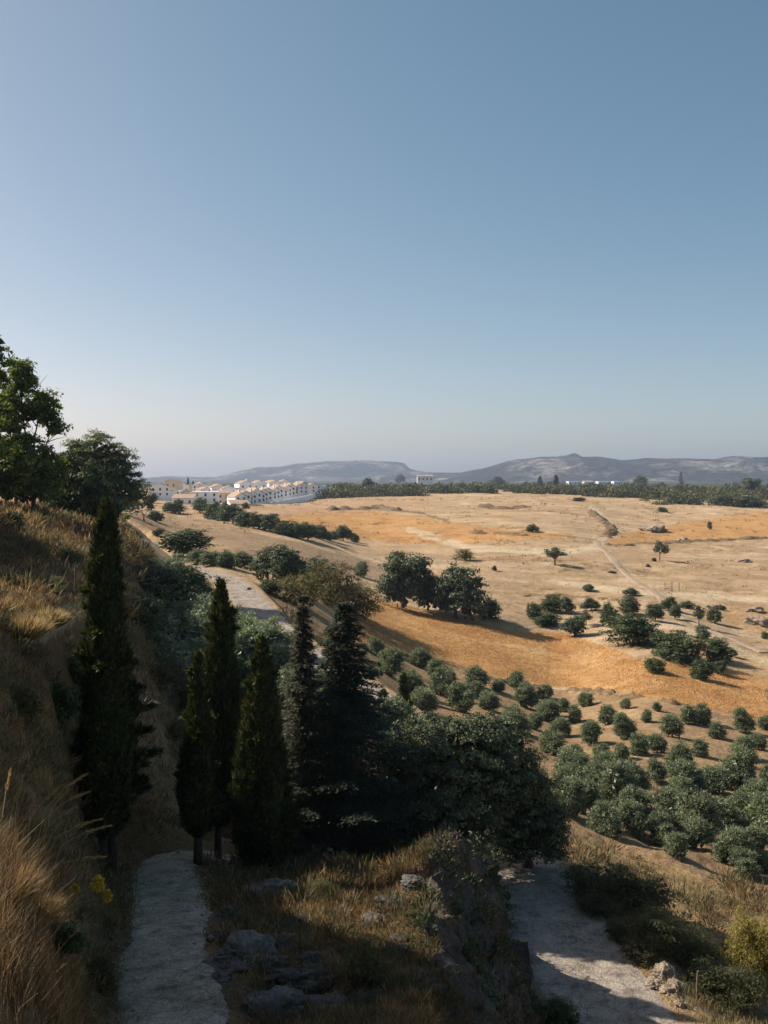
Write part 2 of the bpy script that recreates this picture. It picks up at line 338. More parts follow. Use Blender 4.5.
# bearings and distances of the mesh
uin = np.arange(-40, 811, 2.0)
uo = 2.0 * 1.045 ** np.arange(1, 84)
ext = np.cumsum(uo)
UC = (np.concatenate([(-40 - ext)[::-1], uin, 810 + ext]) - CX) / FPX
UC = UC[(UC > -2.4) & (UC < 2.4)]
YR = np.concatenate([np.linspace(-14, 0.8, 14), np.exp(np.arange(0, math.log(1400), 0.0095)), np.geomspace(1430, 9000, 26)])
WY = np.sqrt(YR ** 2 + 9)
GX = UC[None, :] * WY[:, None]; GY = np.repeat(YR[:, None], len(UC), 1)
GZ = base_z(GX, GY)
amp = np.clip(GY, 2, 60) / 60
GZ += fbm(GX / 3.5, GY / 3.5, 1, 6, 0.6) * 0.6 * smooth(2, 14, GY) * (1 - smooth(70, 120, GY))
GZ += fbm(GX / 45, GY / 45, 5, 5, .55) * 1.7 * smooth(70, 180, GY) * (1 - smooth(900, 1100, GY))
GZ += fbm(GX / 9, GY / 9, 8, 3) * 0.16 * smooth(40, 90, GY) * (1 - smooth(500, 900, GY))
def P3(px, py, y): return ((px - CX) / FPX * y, y, -(py - HZ) / FPX * y)
PATH = [P3(*p) for p in ((200, 1180, 11.5), (185, 1085, 15), (176, 1024, 18), (170, 982, 20), (166, 945, 22.5), (170, 910, 26), (168, 884, 30), (164, 868, 33), (178, 858, 35.3), (205, 856, 37), (250, 862, 38.5), (310, 866, 40), (365, 862, 41.5), (420, 850, 44.5))]
ROAD = [P3(*p) for p in ((700, 1180, 24.2), (655, 1085, 28), (617, 1024, 31), (590, 980, 33.7), (566, 940, 36.5), (547, 905, 39.5), (530, 880, 42), (503, 845, 46), (468, 800, 52), (428, 752, 61), (384, 709, 72), (345, 680, 82), (315, 660, 90), (287, 640, 98.5), (265, 618, 107), (249, 600, 117), (236, 586, 127), (222, 577, 136), (196, 569, 146), (165, 562, 156), (120, 548, 172), (60, 536, 190))]
def resample(pts, step):
    p = np.array(pts, float)
    # Catmull-Rom, then equal steps
    q = np.vstack([2 * p[0] - p[1], p, 2 * p[-1] - p[-2]]); o = []
    for i in range(1, len(q) - 2):
        for t in np.linspace(0, 1, 16, endpoint=False):
            o.append(0.5 * ((2 * q[i]) + (-q[i - 1] + q[i + 1]) * t + (2 * q[i - 1] - 5 * q[i] + 4 * q[i + 1] - q[i + 2]) * t * t + (-q[i - 1] + 3 * q[i] - 3 * q[i + 1] + q[i + 2]) * t ** 3))
    o.append(p[-1]); o = np.array(o)
    s = np.concatenate([[0], np.cumsum(np.linalg.norm(np.diff(o[:, :2], axis=0), axis=1))])
    ss = np.arange(0, s[-1], step)
    return np.stack([np.interp(ss, s, o[:, k]) for k in range(3)], 1)
DP = np.full(GX.shape, 99.0); DR = np.full(GX.shape, 99.0)
def carve(line, half, fall, D):
    pts = resample(line, 0.4)
    k = (GY > pts[:, 1].min() - 8) & (GY < pts[:, 1].max() + 8) & (GX > pts[:, 0].min() - 8) & (GX < pts[:, 0].max() + 8)
    ii = np.argwhere(k)
    for c0 in range(0, len(ii), 20000):
        c_ = ii[c0:c0 + 20000]; r_, q_ = c_[:, 0], c_[:, 1]
        d2 = (GX[r_, q_][:, None] - pts[None, :, 0]) ** 2 + (GY[r_, q_][:, None] - pts[None, :, 1]) ** 2
        a = d2.argmin(1); d = np.sqrt(d2[np.arange(len(a)), a])
        w = 1 - smooth(half, half + fall, d)
        D[r_, q_] = d
        GZ[r_, q_] = GZ[r_, q_] * (1 - w) + (pts[a, 2] - 0.04) * w
carve(ROAD, 2.3, 2.2, DR); carve(PATH, 1.25, 0.9, DP)
def gcell(x, y):
    x = np.asarray(x, float); y = np.asarray(y, float)
    u = x / np.sqrt(y * y + 9)
    i = np.clip(np.searchsorted(UC, u) - 1, 0, len(UC) - 2); j = np.clip(np.searchsorted(YR, y) - 1, 0, len(YR) - 2)
    fi = np.clip((u - UC[i]) / (UC[i + 1] - UC[i]), 0, 1); fj = np.clip((y - YR[j]) / (YR[j + 1] - YR[j]), 0, 1)
    return i, j, fi, fj
def samp(A, x, y):
    i, j, fi, fj = gcell(x, y)
    return (A[j, i] * (1 - fi) + A[j, i + 1] * fi) * (1 - fj) + (A[j + 1, i] * (1 - fi) + A[j + 1, i + 1] * fi) * fj
def gz(x, y): return float(samp(GZ, x, y))
_ym = np.exp(np.linspace(math.log(1.5), math.log(3000), 4000))
def at(px, py, ymin=2.0):
    """the ground point seen along a bearing and a dip"""
    x = (px - CX) / FPX * _ym
    z = samp(GZ, x, _ym); ray = -(py - HZ) / FPX * _ym
    k = np.argmax((z >= ray) & (_ym >= ymin))
    y = _ym[k] if (z >= ray)[k] else 1000.0
    return Vector(((px - CX) / FPX * y, y, gz((px - CX) / FPX * y, y)))

# soil, crop and grass colours of the ground
gpx = CX + FPX * GX / np.maximum(GY, 0.5); gpy = HZ - FPX * GZ / np.maximum(GY, 0.5)
far = GY > 95
jx = gpx + fbm(GX / 6, GY / 6, 21, 3) * 3; jy = gpy + fbm(GX / 8, GY / 8, 22, 3) * 1.5
T = np.zeros(GX.shape + (3,)); T[:] = (0.47, 0.335, 0.215)
def paint(mask, col):
    T[:] = T * (1 - mask[..., None]) + np.array(col) * mask[..., None]
streak = fbm(GX / 2.5 + GY / 9, GY / 30, 31, 4)
patch = fbm(GX / 30, GY / 30, 33, 4)
paint(smooth(-0.1, 0.5, patch) * far * 0.7, (0.40, 0.27, 0.165))
paint(smooth(0.1, 0.5, fbm(GX / 60, GY / 14, 35, 4)) * far * 0.6, (0.52, 0.40, 0.28))
for (sx_, sy_, sd_, c_, a_) in ((70, 8, 141, (0.36, 0.24, 0.14), .55), (25, 5, 142, (0.56, 0.43, 0.30), .5), (12, 12, 143, (0.34, 0.235, 0.145), .5), (40, 3, 144, (0.30, 0.2, 0.11), .6)):
    paint(smooth(0.18, 0.55, fbm(GX / sx_ + GY / 90, GY / sy_, sd_, 4)) * far * a_, c_)
iso = np.abs(fbm(GX / 38 + .6, GY / 24, 151, 4)); paint((1 - smooth(0.0, 0.035, iso)) * far * (GY < 900) * smooth(-.2, .3, fbm(GX / 30, GY / 30, 152, 3)) * .7, (0.25, 0.165, 0.09))
iso = np.abs(fbm(GX / 70 + .3, GY / 30, 153, 3)); paint((1 - smooth(0.01, 0.04, iso)) * far * (GY < 900) * .6, (0.60, 0.48, 0.345))
paint(smooth(0.25, 0.6, fbm(GX / 7, GY / 7, 154, 4)) * far * .5, (0.31, 0.215, 0.13))
OR1 = [(380, 512), (440, 520), (490, 527), (520, 531), (560, 533), (576, 537), (480, 542), (440, 545), (400, 543), (340, 538), (258, 525), (262, 517), (320, 510)]
OR2 = [(608, 541), (640, 530), (700, 520), (790, 509), (790, 537), (700, 539.5), (640, 543), (608, 546)]
OR3 = [(325, 645), (350, 612), (372, 598), (430, 612), (480, 622), (525, 632), (560, 632), (600, 645), (650, 662), (700, 660), (790, 690), (800, 730), (700, 707), (620, 693), (560, 687), (500, 679), (440, 664), (390, 652), (340, 640)]
OR4 = [(700, 605), (790, 608), (790, 640), (730, 628)]
OR5 = [(640, 640), (700, 640), (790, 660), (790, 690), (700, 665)]
ORC = (0.49, 0.282, 0.122)
for pl in (OR1, OR2, OR3): paint((inpoly(jx, jy, pl) & far) * 1.0, ORC)
for pl in (OR4, OR5): paint((inpoly(jx, jy, pl) & far) * 0.5, ORC)
inor = inpoly(jx, jy, OR3) & far
rowp = (GX * .42 + GY * .9) + fbm(GX / 25, GY / 25, 181, 3) * 4
paint(inor * (0.5 + 0.5 * np.sin(rowp * 2 * math.pi / 5.5)) ** 4 * .4, (0.33, 0.165, 0.06))
paint(inor * (np.abs(fbm(GX / 30, GY / 12, 182, 4)) < .05) * .5, (0.60, 0.42, 0.24))
paint(inor * smooth(-0.1, 0.6, streak) * 0.5, (0.55, 0.34, 0.15))
paint(inor * smooth(0.05, 0.6, fbm(GX / 12, GY / 12, 41, 4)) * 0.45, (0.40, 0.19, 0.07))
GRY = [(100, 512), (150, 514), (215, 521), (300, 546), (400, 567), (428, 583), (330, 578), (230, 548), (170, 530), (100, 522)]
paint((inpoly(jx, jy, GRY) & far) * 0.8, (0.33, 0.235, 0.16))
paint((inpoly(jx, jy, [(330, 515), (262, 517), (330, 497), (430, 492), (430, 508)]) & far) * 0.6, (0.42, 0.27, 0.17))
# dark field edges, with the shadow lines of the banks painted in
for ln, w_, c_ in (([(330, 509), (380, 508), (420, 513), (450, 522)], 1.2, (0.20, 0.13, 0.07)),
                   ([(470, 532), (545, 534), (575, 538)], 0.8, (0.24, 0.16, 0.08)),
                   ([(380, 560), (430, 575), (480, 592), (560, 596), (640, 600)], 0.8, (0.28, 0.2, 0.1)),
                   ([(370, 592), (470, 605), (560, 603), (660, 612)], 1.0, (0.28, 0.2, 0.1)),
                   ([(610, 545), (680, 542), (768, 538)], 1.0, (0.22, 0.15, 0.08))):
    paint((polydist(jx, jy, ln) < w_) * far * 0.8, c_)
for ln, w_ in (([(592, 508), (604, 518), (612, 530), (600, 541), (590, 548), (560, 553)], 3.0), ([(410, 530), (470, 548), (560, 552), (600, 548)], 3.5), ([(560, 583), (640, 592), (768, 600)], 3.0), ([(600, 625), (680, 627), (768, 662)], 3.0)):
    paint((1 - smooth(w_ * 0.5, w_ * 1.3, polydist(jx, jy, ln))) * far * 0.75, (0.60, 0.49, 0.36))
# orchard floor
for pl in (OR1, OR2, OR3): paint((inpoly(jx, jy, pl) & far) * smooth(0.15, 0.5, fbm(GX / 5, GY / 11, 155, 4)) * .55, (0.36, 0.18, 0.07))
ORCH = [(345, 642), (390, 654), (440, 666), (500, 681), (560, 689), (620, 695), (700, 709), (800, 732), (900, 800), (900, 905), (768, 893), (690, 872), (620, 852), (560, 840), (500, 800), (430, 740), (380, 700)]
orch = inpoly(jx, jy, ORCH) & (GY > 45) & (GX > -14)
paint(orch * 1.0, (0.33, 0.22, 0.13))
paint(orch * smooth(-0.2, 0.5, fbm((GX * .8 + GY * .5) / 2.2, (GY * .8 - GX * .5) / 16, 44, 3)) * 0.6, (0.44, 0.32, 0.195))
# verge between road and orchard, hillside, foreground
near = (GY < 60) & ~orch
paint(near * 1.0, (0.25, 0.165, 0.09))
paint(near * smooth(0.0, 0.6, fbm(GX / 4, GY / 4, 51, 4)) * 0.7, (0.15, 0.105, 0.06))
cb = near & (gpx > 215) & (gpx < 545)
paint((near & (gpx > 428) & (gpx < 532) & (GY > 19) & (GY < 37)) * .85, (0.085, 0.075, 0.06))  # outcrop face: dark rock tone, with its shade put into the colour
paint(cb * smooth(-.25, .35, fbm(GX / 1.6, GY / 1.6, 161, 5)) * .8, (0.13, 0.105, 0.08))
vg = near & (gpx > 560) & (GX > 6)
paint(vg * 0.8, (0.36, 0.255, 0.14))
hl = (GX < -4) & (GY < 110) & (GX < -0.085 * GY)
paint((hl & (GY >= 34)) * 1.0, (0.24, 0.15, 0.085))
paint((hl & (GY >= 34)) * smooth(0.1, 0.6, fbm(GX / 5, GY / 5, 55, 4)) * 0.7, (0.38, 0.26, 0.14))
paint(inpoly(jx, jy, [(30, 632), (60, 606), (85, 600), (90, 612), (62, 630), (40, 645)]) * (GY > 26) * 0.8, (0.52, 0.42, 0.31))
mid = (GY > 45) & (GY < 135) & (GX < 2) & (gpx > 120) & ~orch & (jy > 560)
paint((mid & (DR > 3)) * 0.8, (0.25, 0.175, 0.11))
paint((DR < 4.5) * (DR > 1) * smooth(0, 1, 1 - np.abs(DR - 2.8) / 2) * 0.7, (0.44, 0.32, 0.20))
paint(smooth(880, 1000, GY), (0.055, 0.065, 0.035))
lum = T.mean(-1, keepdims=True); T[:] = (lum + (T - lum) * 0.95) * np.array([1.06, 1.05, 0.96])
nr, nc = GX.shape
idx = np.arange(nr * nc).reshape(nr, nc)
F = np.stack([idx[:-1, :-1], idx[:-1, 1:], idx[1:, 1:], idx[1:, :-1]], -1).reshape(-1, 4)
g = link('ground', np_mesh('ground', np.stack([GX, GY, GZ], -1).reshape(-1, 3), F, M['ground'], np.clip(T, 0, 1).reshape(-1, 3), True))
g['kind'] = 'structure'

def strip(name, pts, half, mat, lift=0.035, n=9, crown=0.03, ragged=0.12):
    p = np.array(pts); d = np.gradient(p[:, :2], axis=0); d = unit(d); nrm = np.stack([d[:, 1], -d[:, 0]], 1)
    t = np.linspace(-1, 1, n)
    s = np.arange(len(p))
    hw = np.broadcast_to(np.asarray(half, float), (len(p),))
    hl_ = hw * (1 + ragged * fbm(s / 7.0, s * 0 + 3, 61, 5, .65) * 1.5); hr_ = hw * (1 + ragged * fbm(s / 7.0, s * 0 + 9, 62, 5, .65) * 1.5)
    off = np.where(t[None, :] < 0, t[None, :] * hl_[:, None], t[None, :] * hr_[:, None])
    X = p[:, 0:1] + nrm[:, 0:1] * off; Y = p[:, 1:2] + nrm[:, 1:2] * off
    Z = samp(GZ, X, Y) + lift + crown * (1 - t[None, :] ** 2)
    Z[:, 0] -= lift * 1.6; Z[:, -1] -= lift * 1.6
    ix = np.arange(X.size).reshape(X.shape)
    F = np.stack([ix[:-1, :-1], ix[:-1, 1:], ix[1:, 1:], ix[1:, :-1]], -1).reshape(-1, 4)
    o = link(name, np_mesh(name, np.stack([X, Y, Z], -1).reshape(-1, 3), F, mat, None, True)); o['kind'] = 'structure'; return o
pp = resample(PATH, 0.3); strip('path', pp, 1.02 + .16 * fbm(np.arange(len(pp)) / 16., np.zeros(len(pp)), 63, 3), M['path'], n=13, ragged=0.16)
rp = resample(ROAD, 0.5)
strip('road', rp, 2.05 + 0 * rp[:, 1], M['road'], n=15)
trk = [tuple(at(*q)) for q in ((596, 541), (602, 548), (610, 556), (618, 566), (630, 577), (645, 587), (660, 597), (668, 606), (684, 618), (706, 628), (735, 640), (768, 655))]
strip('field_track', resample(trk, 2.0), 1.15, M['track'], lift=0.10, n=7, ragged=0.5)

# low earth banks along the field edges
def bank(pix, h, w, mat):
    pts = resample([tuple(at(*q)) for q in pix], w * 0.45)
    d = unit(np.gradient(pts[:, :2], axis=0)); nrm = np.stack([d[:, 1], -d[:, 0]], 1)
    t = np.linspace(-1, 1, 9); prof = np.cos(t * math.pi / 2) ** 0.8
    X = pts[:, 0:1] + nrm[:, 0:1] * t * w; Y = pts[:, 1:2] + nrm[:, 1:2] * t * w
    nz = fbm(X / (w * 1.2), Y / (w * 1.2), 71, 4)
    nz2 = fbm(X / (w * .35), Y / (w * .35), 73, 4)
    Z = samp(GZ, X, Y) - 0.2 + (prof * h)[None, :] * np.clip(0.35 + 1.3 * nz + .5 * nz2, 0.05, 1.2)
    Z[0] -= h; Z[-1] -= h; Z[:, 0] -= .2; Z[:, -1] -= .2
    ix = np.arange(X.size).reshape(X.shape)
    F = np.stack([ix[:-1, :-1], ix[:-1, 1:], ix[1:, 1:], ix[1:, :-1]], -1).reshape(-1, 4)
    o = link('field_bank', np_mesh('field_bank', np.stack([X, Y, Z], -1).reshape(-1, 3), F, mat, None, True)); o['kind'] = 'structure'
bank([(352, 645), (400, 655), (440, 666), (480, 677), (520, 685), (560, 689), (600, 693), (640, 698), (690, 708)], 0.9, 1.1, M['bankrock'])
bank([(608, 546), (650, 544), (700, 541), (766, 538)], 1.6, 3.0, M['bankrock'])
bank([(470, 533), (500, 534), (530, 536)], 1.4, 3.0, M['bankrock'])
bank([(325, 510), (350, 509), (380, 508), (400, 511)], 2.0, 4.0, M['bankrock'])
bank([(478, 507), (490, 508), (505, 509), (528, 507)], 2.6, 5.0, M['bankrock'])
bank([(520, 596), (560, 594), (600, 599), (640, 603)], 0.7, 1.5, M['bankrock'])
bank([(592, 512), (602, 520), (611, 530), (606, 538)], 1.8, 3.0, M['bankrock'])

# distant ranges, each a heightfield of its own
def rangemesh(name, crest, dist, depth, seed):
    xs = np.array([(p - CX) / FPX * dist for p, _ in crest]); hs_ = np.array([-(q - HZ) / FPX * dist for _, q in crest])
    X1 = np.linspace(xs[0], xs[-1], 420); Y1 = np.linspace(-depth, depth, 110)
    X, Yo = np.meshgrid(X1, Y1)
    H = np.interp(X, xs, hs_) + 65
    k = 1 - np.abs(Yo) / depth
    ridge = np.abs(fbm(X / 330, Yo / 330 + seed, seed, 5))
    H = H + fbm(X / 110, X * 0 + seed, seed + 2, 4) * 5
    Z = -65 + H * (k ** 0.8) * (1 - 1.1 * ridge * np.clip(1.6 * (1 - k), 0, 1)) + fbm(X / 130, Yo / 130, seed + 4, 5) * 16 * (1 - k) * k * 3
    Z = np.where(k <= 0.01, -80, Z)
    ix = np.arange(X.size).reshape(X.shape)
    F = np.stack([ix[:-1, :-1], ix[:-1, 1:], ix[1:, 1:], ix[1:, :-1]], -1).reshape(-1, 4)
    o = link(name, np_mesh(name, np.stack([X, Yo + dist, Z], -1).reshape(-1, 3), F, M['hill'], None, True)); o['kind'] = 'structure'
rangemesh('mountains', [(40, 478), (100, 475), (150, 478), (170, 476), (190, 477), (222, 477), (240, 470.5), (258, 467), (280, 466.5), (300, 463.5), (330, 461), (362, 460), (395, 461.5), (404, 463), (410, 469), (425, 472), (470, 473), (560, 475)], 6600, 900, 12)
rangemesh('hills', [(380, 477), (430, 473), (460, 472.5), (482, 468), (508, 460.5), (540, 457), (566, 455.5), (574, 453), (582, 456.5), (598, 456.5), (622, 460), (650, 457.5), (690, 458.5), (715, 459), (735, 456), (768, 456.5), (820, 458), (900, 462), (1000, 470)], 4800, 800, 27)

# haze over the whole valley
hb = MB(); hb.box(-9000, 9000, -40, 9100, -110, 135)
m = bpy.data.materials.new('haze'); m.use_nodes = True; n, l = m.node_tree.nodes, m.node_tree.links
n.remove(n['Principled BSDF']); pv = n.new('ShaderNodeVolumePrincipled')
pv.inputs['Color'].default_value = (0.58, 0.72, 0.96, 1); pv.inputs['Density'].default_value = 0.000105; pv.inputs['Anisotropy'].default_value = 0.35
l.new(pv.outputs[0], n['Material Output'].inputs['Volume'])
hz_o = hb.build('haze', m); hz_o['kind'] = 'stuff'

# ------------------------------------------------------------------ plants: builders
def tinted(n, cols, r, var=0.22):
    c = np.array(cols, float); t = c[r.integers(0, len(c), n)]
    return np.clip(t * (1 + r.normal(size=(n, 1)) * var) * (1 + r.normal(size=(n, 3)) * 0.06), 0.003, 1)
def sph(r, n):
    return unit(r.normal(size=(n, 3)))
def clump_crown(name, lobes, nclump, crad, nleaf, L, Wd, cols, mat, seed, filler=0.15, low=-0.75, up=0.25, var=0.22, shell=(0.72, 1.02), out=0.0):
    """leaves gathered in clumps set over (and inside) a few big lobes"""
    r = np.random.default_rng(seed)
    lob = np.array(lobes, float); vol = lob[:, 3] * lob[:, 4] + lob[:, 3] * lob[:, 5]
    k = r.choice(len(lob), nclump, p=vol / vol.sum())
    d = sph(r, nclump); d[:, 2] = np.where(d[:, 2] < low, -d[:, 2], d[:, 2])
    rad = r.uniform(*shell, size=(nclump, 1))
    cc = lob[k, :3] + d * lob[k, 3:6] * rad
    cr = crad * r.uniform(0.6, 1.35, (nclump, 1))
    ctone = np.clip(1 + r.normal(size=(nclump, 1)) * 0.2, 0.5, 1.6)
    ci = np.repeat(np.arange(nclump), nleaf)
    e = sph(r, len(ci)); e[:, 2] = np.where(e[:, 2] < -0.2, -e[:, 2] * 0.6, e[:, 2])
    q = r.random((len(ci), 1)) ** 0.45
    P = cc[ci] + e * cr[ci] * q * np.array([1, 1, 0.8])
    N = unit(e + d[ci] * 0.7 + np.array([0, 0, up]) + r.normal(size=P.shape) * 0.38)
    D = r.normal(size=P.shape); D = unit(D - N * (D * N).sum(1, keepdims=True) + N * (r.uniform(-.1, .6, (len(P), 1)) + out * 1.6))
    if out: N = unit(N + r.normal(size=P.shape) * out)
    tint = tinted(len(P), cols, r, var) * ctone[ci]
    LL = L * r.uniform(0.6, 1.3, len(P)); WW = Wd * r.uniform(0.7, 1.25, len(P))
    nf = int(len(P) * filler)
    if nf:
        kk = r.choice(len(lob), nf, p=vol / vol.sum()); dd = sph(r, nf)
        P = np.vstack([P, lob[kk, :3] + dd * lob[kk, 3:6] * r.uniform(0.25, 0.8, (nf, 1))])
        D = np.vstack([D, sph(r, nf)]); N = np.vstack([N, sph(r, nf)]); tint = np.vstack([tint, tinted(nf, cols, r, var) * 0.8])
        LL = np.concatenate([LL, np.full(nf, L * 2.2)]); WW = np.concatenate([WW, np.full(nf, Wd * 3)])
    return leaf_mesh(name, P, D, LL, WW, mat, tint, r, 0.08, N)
def limb_mesh(name, targets, base_r, fork, mat, seed, n=7, lean=(0, 0)):
    """a tapered trunk that forks into limbs ending at the targets"""
    rr = random.Random(seed); mb = MB()
    f = Vector((lean[0], lean[1], fork))
    mid = f * 0.5 + Vector((rr.uniform(-1, 1), rr.uniform(-1, 1), 0)) * base_r * 0.6
    mb.tube([(0, 0, -0.35), (0, 0, 0.02), mid, f], [base_r * 1.5, base_r * 1.2, base_r * 0.9, base_r * 0.8], n)
    for t in targets:
        t = Vector(t); m1 = f.lerp(t, 0.45) + Vector((rr.uniform(-1, 1), rr.uniform(-1, 1), rr.uniform(0, 1))) * 0.12 * (t - f).length
        mb.tube([f - Vector((0, 0, base_r)), m1, t], [base_r * 0.6, base_r * 0.36, base_r * 0.1], 6)
        for _ in range(2):
            e = m1.lerp(t, rr.uniform(0.1, 0.6)); o = Vector((rr.uniform(-1, 1), rr.uniform(-1, 1), rr.uniform(0.1, 1))) * (t - f).length * 0.4
            mb.tube([e, e + o * 0.5 + Vector((0, 0, 0.05)), e + o], [base_r * 0.24, base_r * 0.14, base_r * 0.05], 5)
    return mb.mesh(name, mat, True)
def cypress_mesh(name, h, prof, n, seed, cols, L=0.22, Wd=0.075, bumps=()):
    """upright sprays packed round a spindle; prof = [(t, radius)], bumps = [(angle, t, radius, size)]"""
    r = np.random.default_rng(seed)
    ts = np.linspace(0, 1, 200); rs = np.interp(ts, [a for a, _ in prof], [b for _, b in prof])
    cdf = np.cumsum(rs + 0.06); cdf /= cdf[-1]
    t = np.interp(r.random(n), cdf, ts); a = r.uniform(0, 2 * math.pi, n)
    rad = np.interp(t, ts, rs)
    flute = 0.82 + 0.36 * fbm(a * 2.6 / math.pi * 2, t * h / 1.3, seed, 3) + 0.16 * fbm(a * 5, t * h / 0.35, seed + 5, 2)
    deep = np.where(r.random(n) < 0.72, r.uniform(0.82, 1.05, n), r.uniform(0.3, 0.85, n))
    rr_ = np.maximum(rad * flute * deep, 0.01)
    z = t * h - L * 0.5
    P = np.stack([np.cos(a) * rr_, np.sin(a) * rr_, z], 1)
    out = np.stack([np.cos(a), np.sin(a), 0 * a], 1)
    D = unit(out * 0.42 + np.array([0, 0, 1.0]) + r.normal(size=P.shape) * 0.34)
    tint = tinted(n, cols, r, 0.25) * (1 + 0.3 * fbm(a * 2, t * h / 0.5, seed + 9, 3))[:, None]
    N = out
    rb = [(r.uniform(0, 6.28), q_ ** 1.2 * .9 + .03) for q_ in r.random(24)]
    bumps = list(bumps) + [(a_, t_, float(np.interp(t_, ts, rs)) * r.uniform(1.0, 1.22) + .03, r.uniform(.35, .7)) for a_, t_ in rb]
    brown = fbm(a * 1.6, t * h / .8, seed + 13, 3) > .62
    tint[brown] = tint[brown] * np.array([2.0, 1.35, 1.1])
    for (ba, bt, br, bs) in bumps:                       # side sprays that stick out of the spindle
        m_ = int(260 * bs)
        q = r.random(m_); base = np.array([math.cos(ba) * br * .4, math.sin(ba) * br * .4, bt * h])
        tip = np.array([math.cos(ba) * br, math.sin(ba) * br, bt * h + 0.12 * bs])
        p = base + (tip - base) * q[:, None] + r.normal(size=(m_, 3)) * 0.13 * bs * (1.15 - q)[:, None]
        P = np.vstack([P, p]); D = np.vstack([D, unit((tip - base) * 1.0 + np.array([0, 0, .35]) + r.normal(size=p.shape) * 0.35)])
        tint = np.vstack([tint, tinted(m_, cols, r, 0.25) * 1.1]); N = np.vstack([N, np.repeat(np.array([[0, 0, 1.0]]), m_, 0)])
    return leaf_mesh(name, P, D, L * r.uniform(0.6, 1.35, len(P)), Wd * r.uniform(0.7, 1.3, len(P)), M['needle'], np.clip(tint, .003, 1), r, 0.05, N)
def fir_meshes(h, rmax, seed, cols, gap=0.0, droop=0.22, power=0.9, z0=0.04, L=0.17, dens=1.0):
    """whorls of drooping boughs on a straight stem"""
    r = np.random.default_rng(seed); rr = random.Random(seed)
    mb = MB(); mb.tube([(0, 0, -0.4), (0, 0, h * .5), (0.03, 0, h)], [h * 0.02, h * 0.012, 0.012], 8)
    P = []; D = []
    z = z0 * h
    while z < h * 0.985:
        t = z / h; br = rmax * (1 - t) ** power * (0.75 + 0.25 * rr.random()) + 0.10
        nb = max(4, int(9 * (1 - t) + 4)); a0 = rr.random() * 6.28
        for k in range(nb):
            a = a0 + k * 6.283 / nb + rr.uniform(-.25, .25)
            if rr.random() < gap: continue
            ln = br * rr.uniform(0.6, 1.12)
            dr = droop * rr.uniform(0.6, 1.4)
            s = np.linspace(0.0, 1, max(4, int(ln / 0.16)))
            bx = np.cos(a) * ln * s; by = np.sin(a) * ln * s; bz = z + ln * (0.10 * s - dr * 2.2 * s * s + dr * 1.2 * s ** 3)
            mb.tube([(bx[i], by[i], bz[i]) for i in (0, len(s) // 2, len(s) - 1)], [0.022, 0.014, 0.004], 4, False)
            m_ = int((30 + 150 * ln) * dens); q = r.random(m_) ** 0.8
            w = (0.07 + 0.24 * ln * (0.35 + q * (1 - q) * 2.4)) ; sx = r.normal(size=m_) * w * 0.55
            p = np.stack([np.cos(a) * ln * q - np.sin(a) * sx, np.sin(a) * ln * q + np.cos(a) * sx, z + ln * (0.10 * q - dr * 2.2 * q * q + dr * 1.2 * q ** 3) - np.abs(sx) * 0.3 + r.normal(size=m_) * 0.035], 1)
            d = np.stack([np.cos(a) * 0.8 - np.sin(a) * np.sign(sx) * 0.8, np.sin(a) * 0.8 + np.cos(a) * np.sign(sx) * 0.8, np.full(m_, -0.12)], 1) + r.normal(size=(m_, 3)) * 0.3
            P.append(p); D.append(d)
        z += max(0.13, 0.30 * (1 - t) + 0.10) * rr.uniform(0.8, 1.2)
    P = np.vstack(P); D = np.vstack(D)
    return (leaf_mesh('crown', P, D, L * r.uniform(0.7, 1.3, len(P)), L * 0.36 * r.uniform(0.7, 1.3, len(P)), M['needle'], tinted(len(P), cols, r, 0.28), r, 0.0, np.repeat([[0, 0, 1.0]], len(P), 0)),
            mb.mesh('trunk', M['bark'], True))
def plant(name, loc, label, cat, crown, trunk=None, group=None, rz=0, sc=1.0):
    t = thing(name, loc, label, cat, group, rz, sc)
    if trunk: link('trunk', trunk, t)
    link('crown', crown, t)
    return t
ORD = ['first', 'second', 'third', 'fourth', 'fifth', 'sixth', 'seventh', 'eighth', 'ninth', 'tenth', 'eleventh', 'twelfth', 'thirteenth', 'fourteenth', 'fifteenth', 'sixteenth', 'seventeenth', 'eighteenth', 'nineteenth', 'twentieth', 'twenty-first', 'twenty-second', 'twenty-third', 'twenty-fourth', 'twenty-fifth', 'twenty-sixth', 'twenty-seventh', 'twenty-eighth', 'twenty-ninth', 'thirtieth']

G_CYP = [(0.045, 0.062, 0.024), (0.065, 0.083, 0.030), (0.095, 0.110, 0.040), (0.036, 0.050, 0.024)]
G_FIR = [(0.040, 0.060, 0.040), (0.060, 0.080, 0.050), (0.032, 0.048, 0.034)]
G_OAK = [(0.072, 0.100, 0.054), (0.105, 0.132, 0.072), (0.15, 0.172, 0.10), (0.052, 0.074, 0.042)]
G_OLV = [(0.14, 0.18, 0.11), (0.20, 0.24, 0.155), (0.28, 0.31, 0.21), (0.10, 0.135, 0.078)]
G_SIL = [(0.22, 0.27, 0.19), (0.32, 0.36, 0.265), (0.14, 0.18, 0.12)]
G_DRK = [(0.045, 0.070, 0.030), (0.065, 0.092, 0.038), (0.090, 0.118, 0.050)]
G_ASH = [(0.085, 0.135, 0.030), (0.13, 0.18, 0.040), (0.19, 0.23, 0.05), (0.06, 0.095, 0.028)]
G_BRN = [(0.11, 0.09, 0.05), (0.085, 0.09, 0.045), (0.15, 0.12, 0.07), (0.06, 0.075, 0.038)]
G_YEL = [(0.26, 0.22, 0.07), (0.32, 0.27, 0.10), (0.20, 0.19, 0.07)]

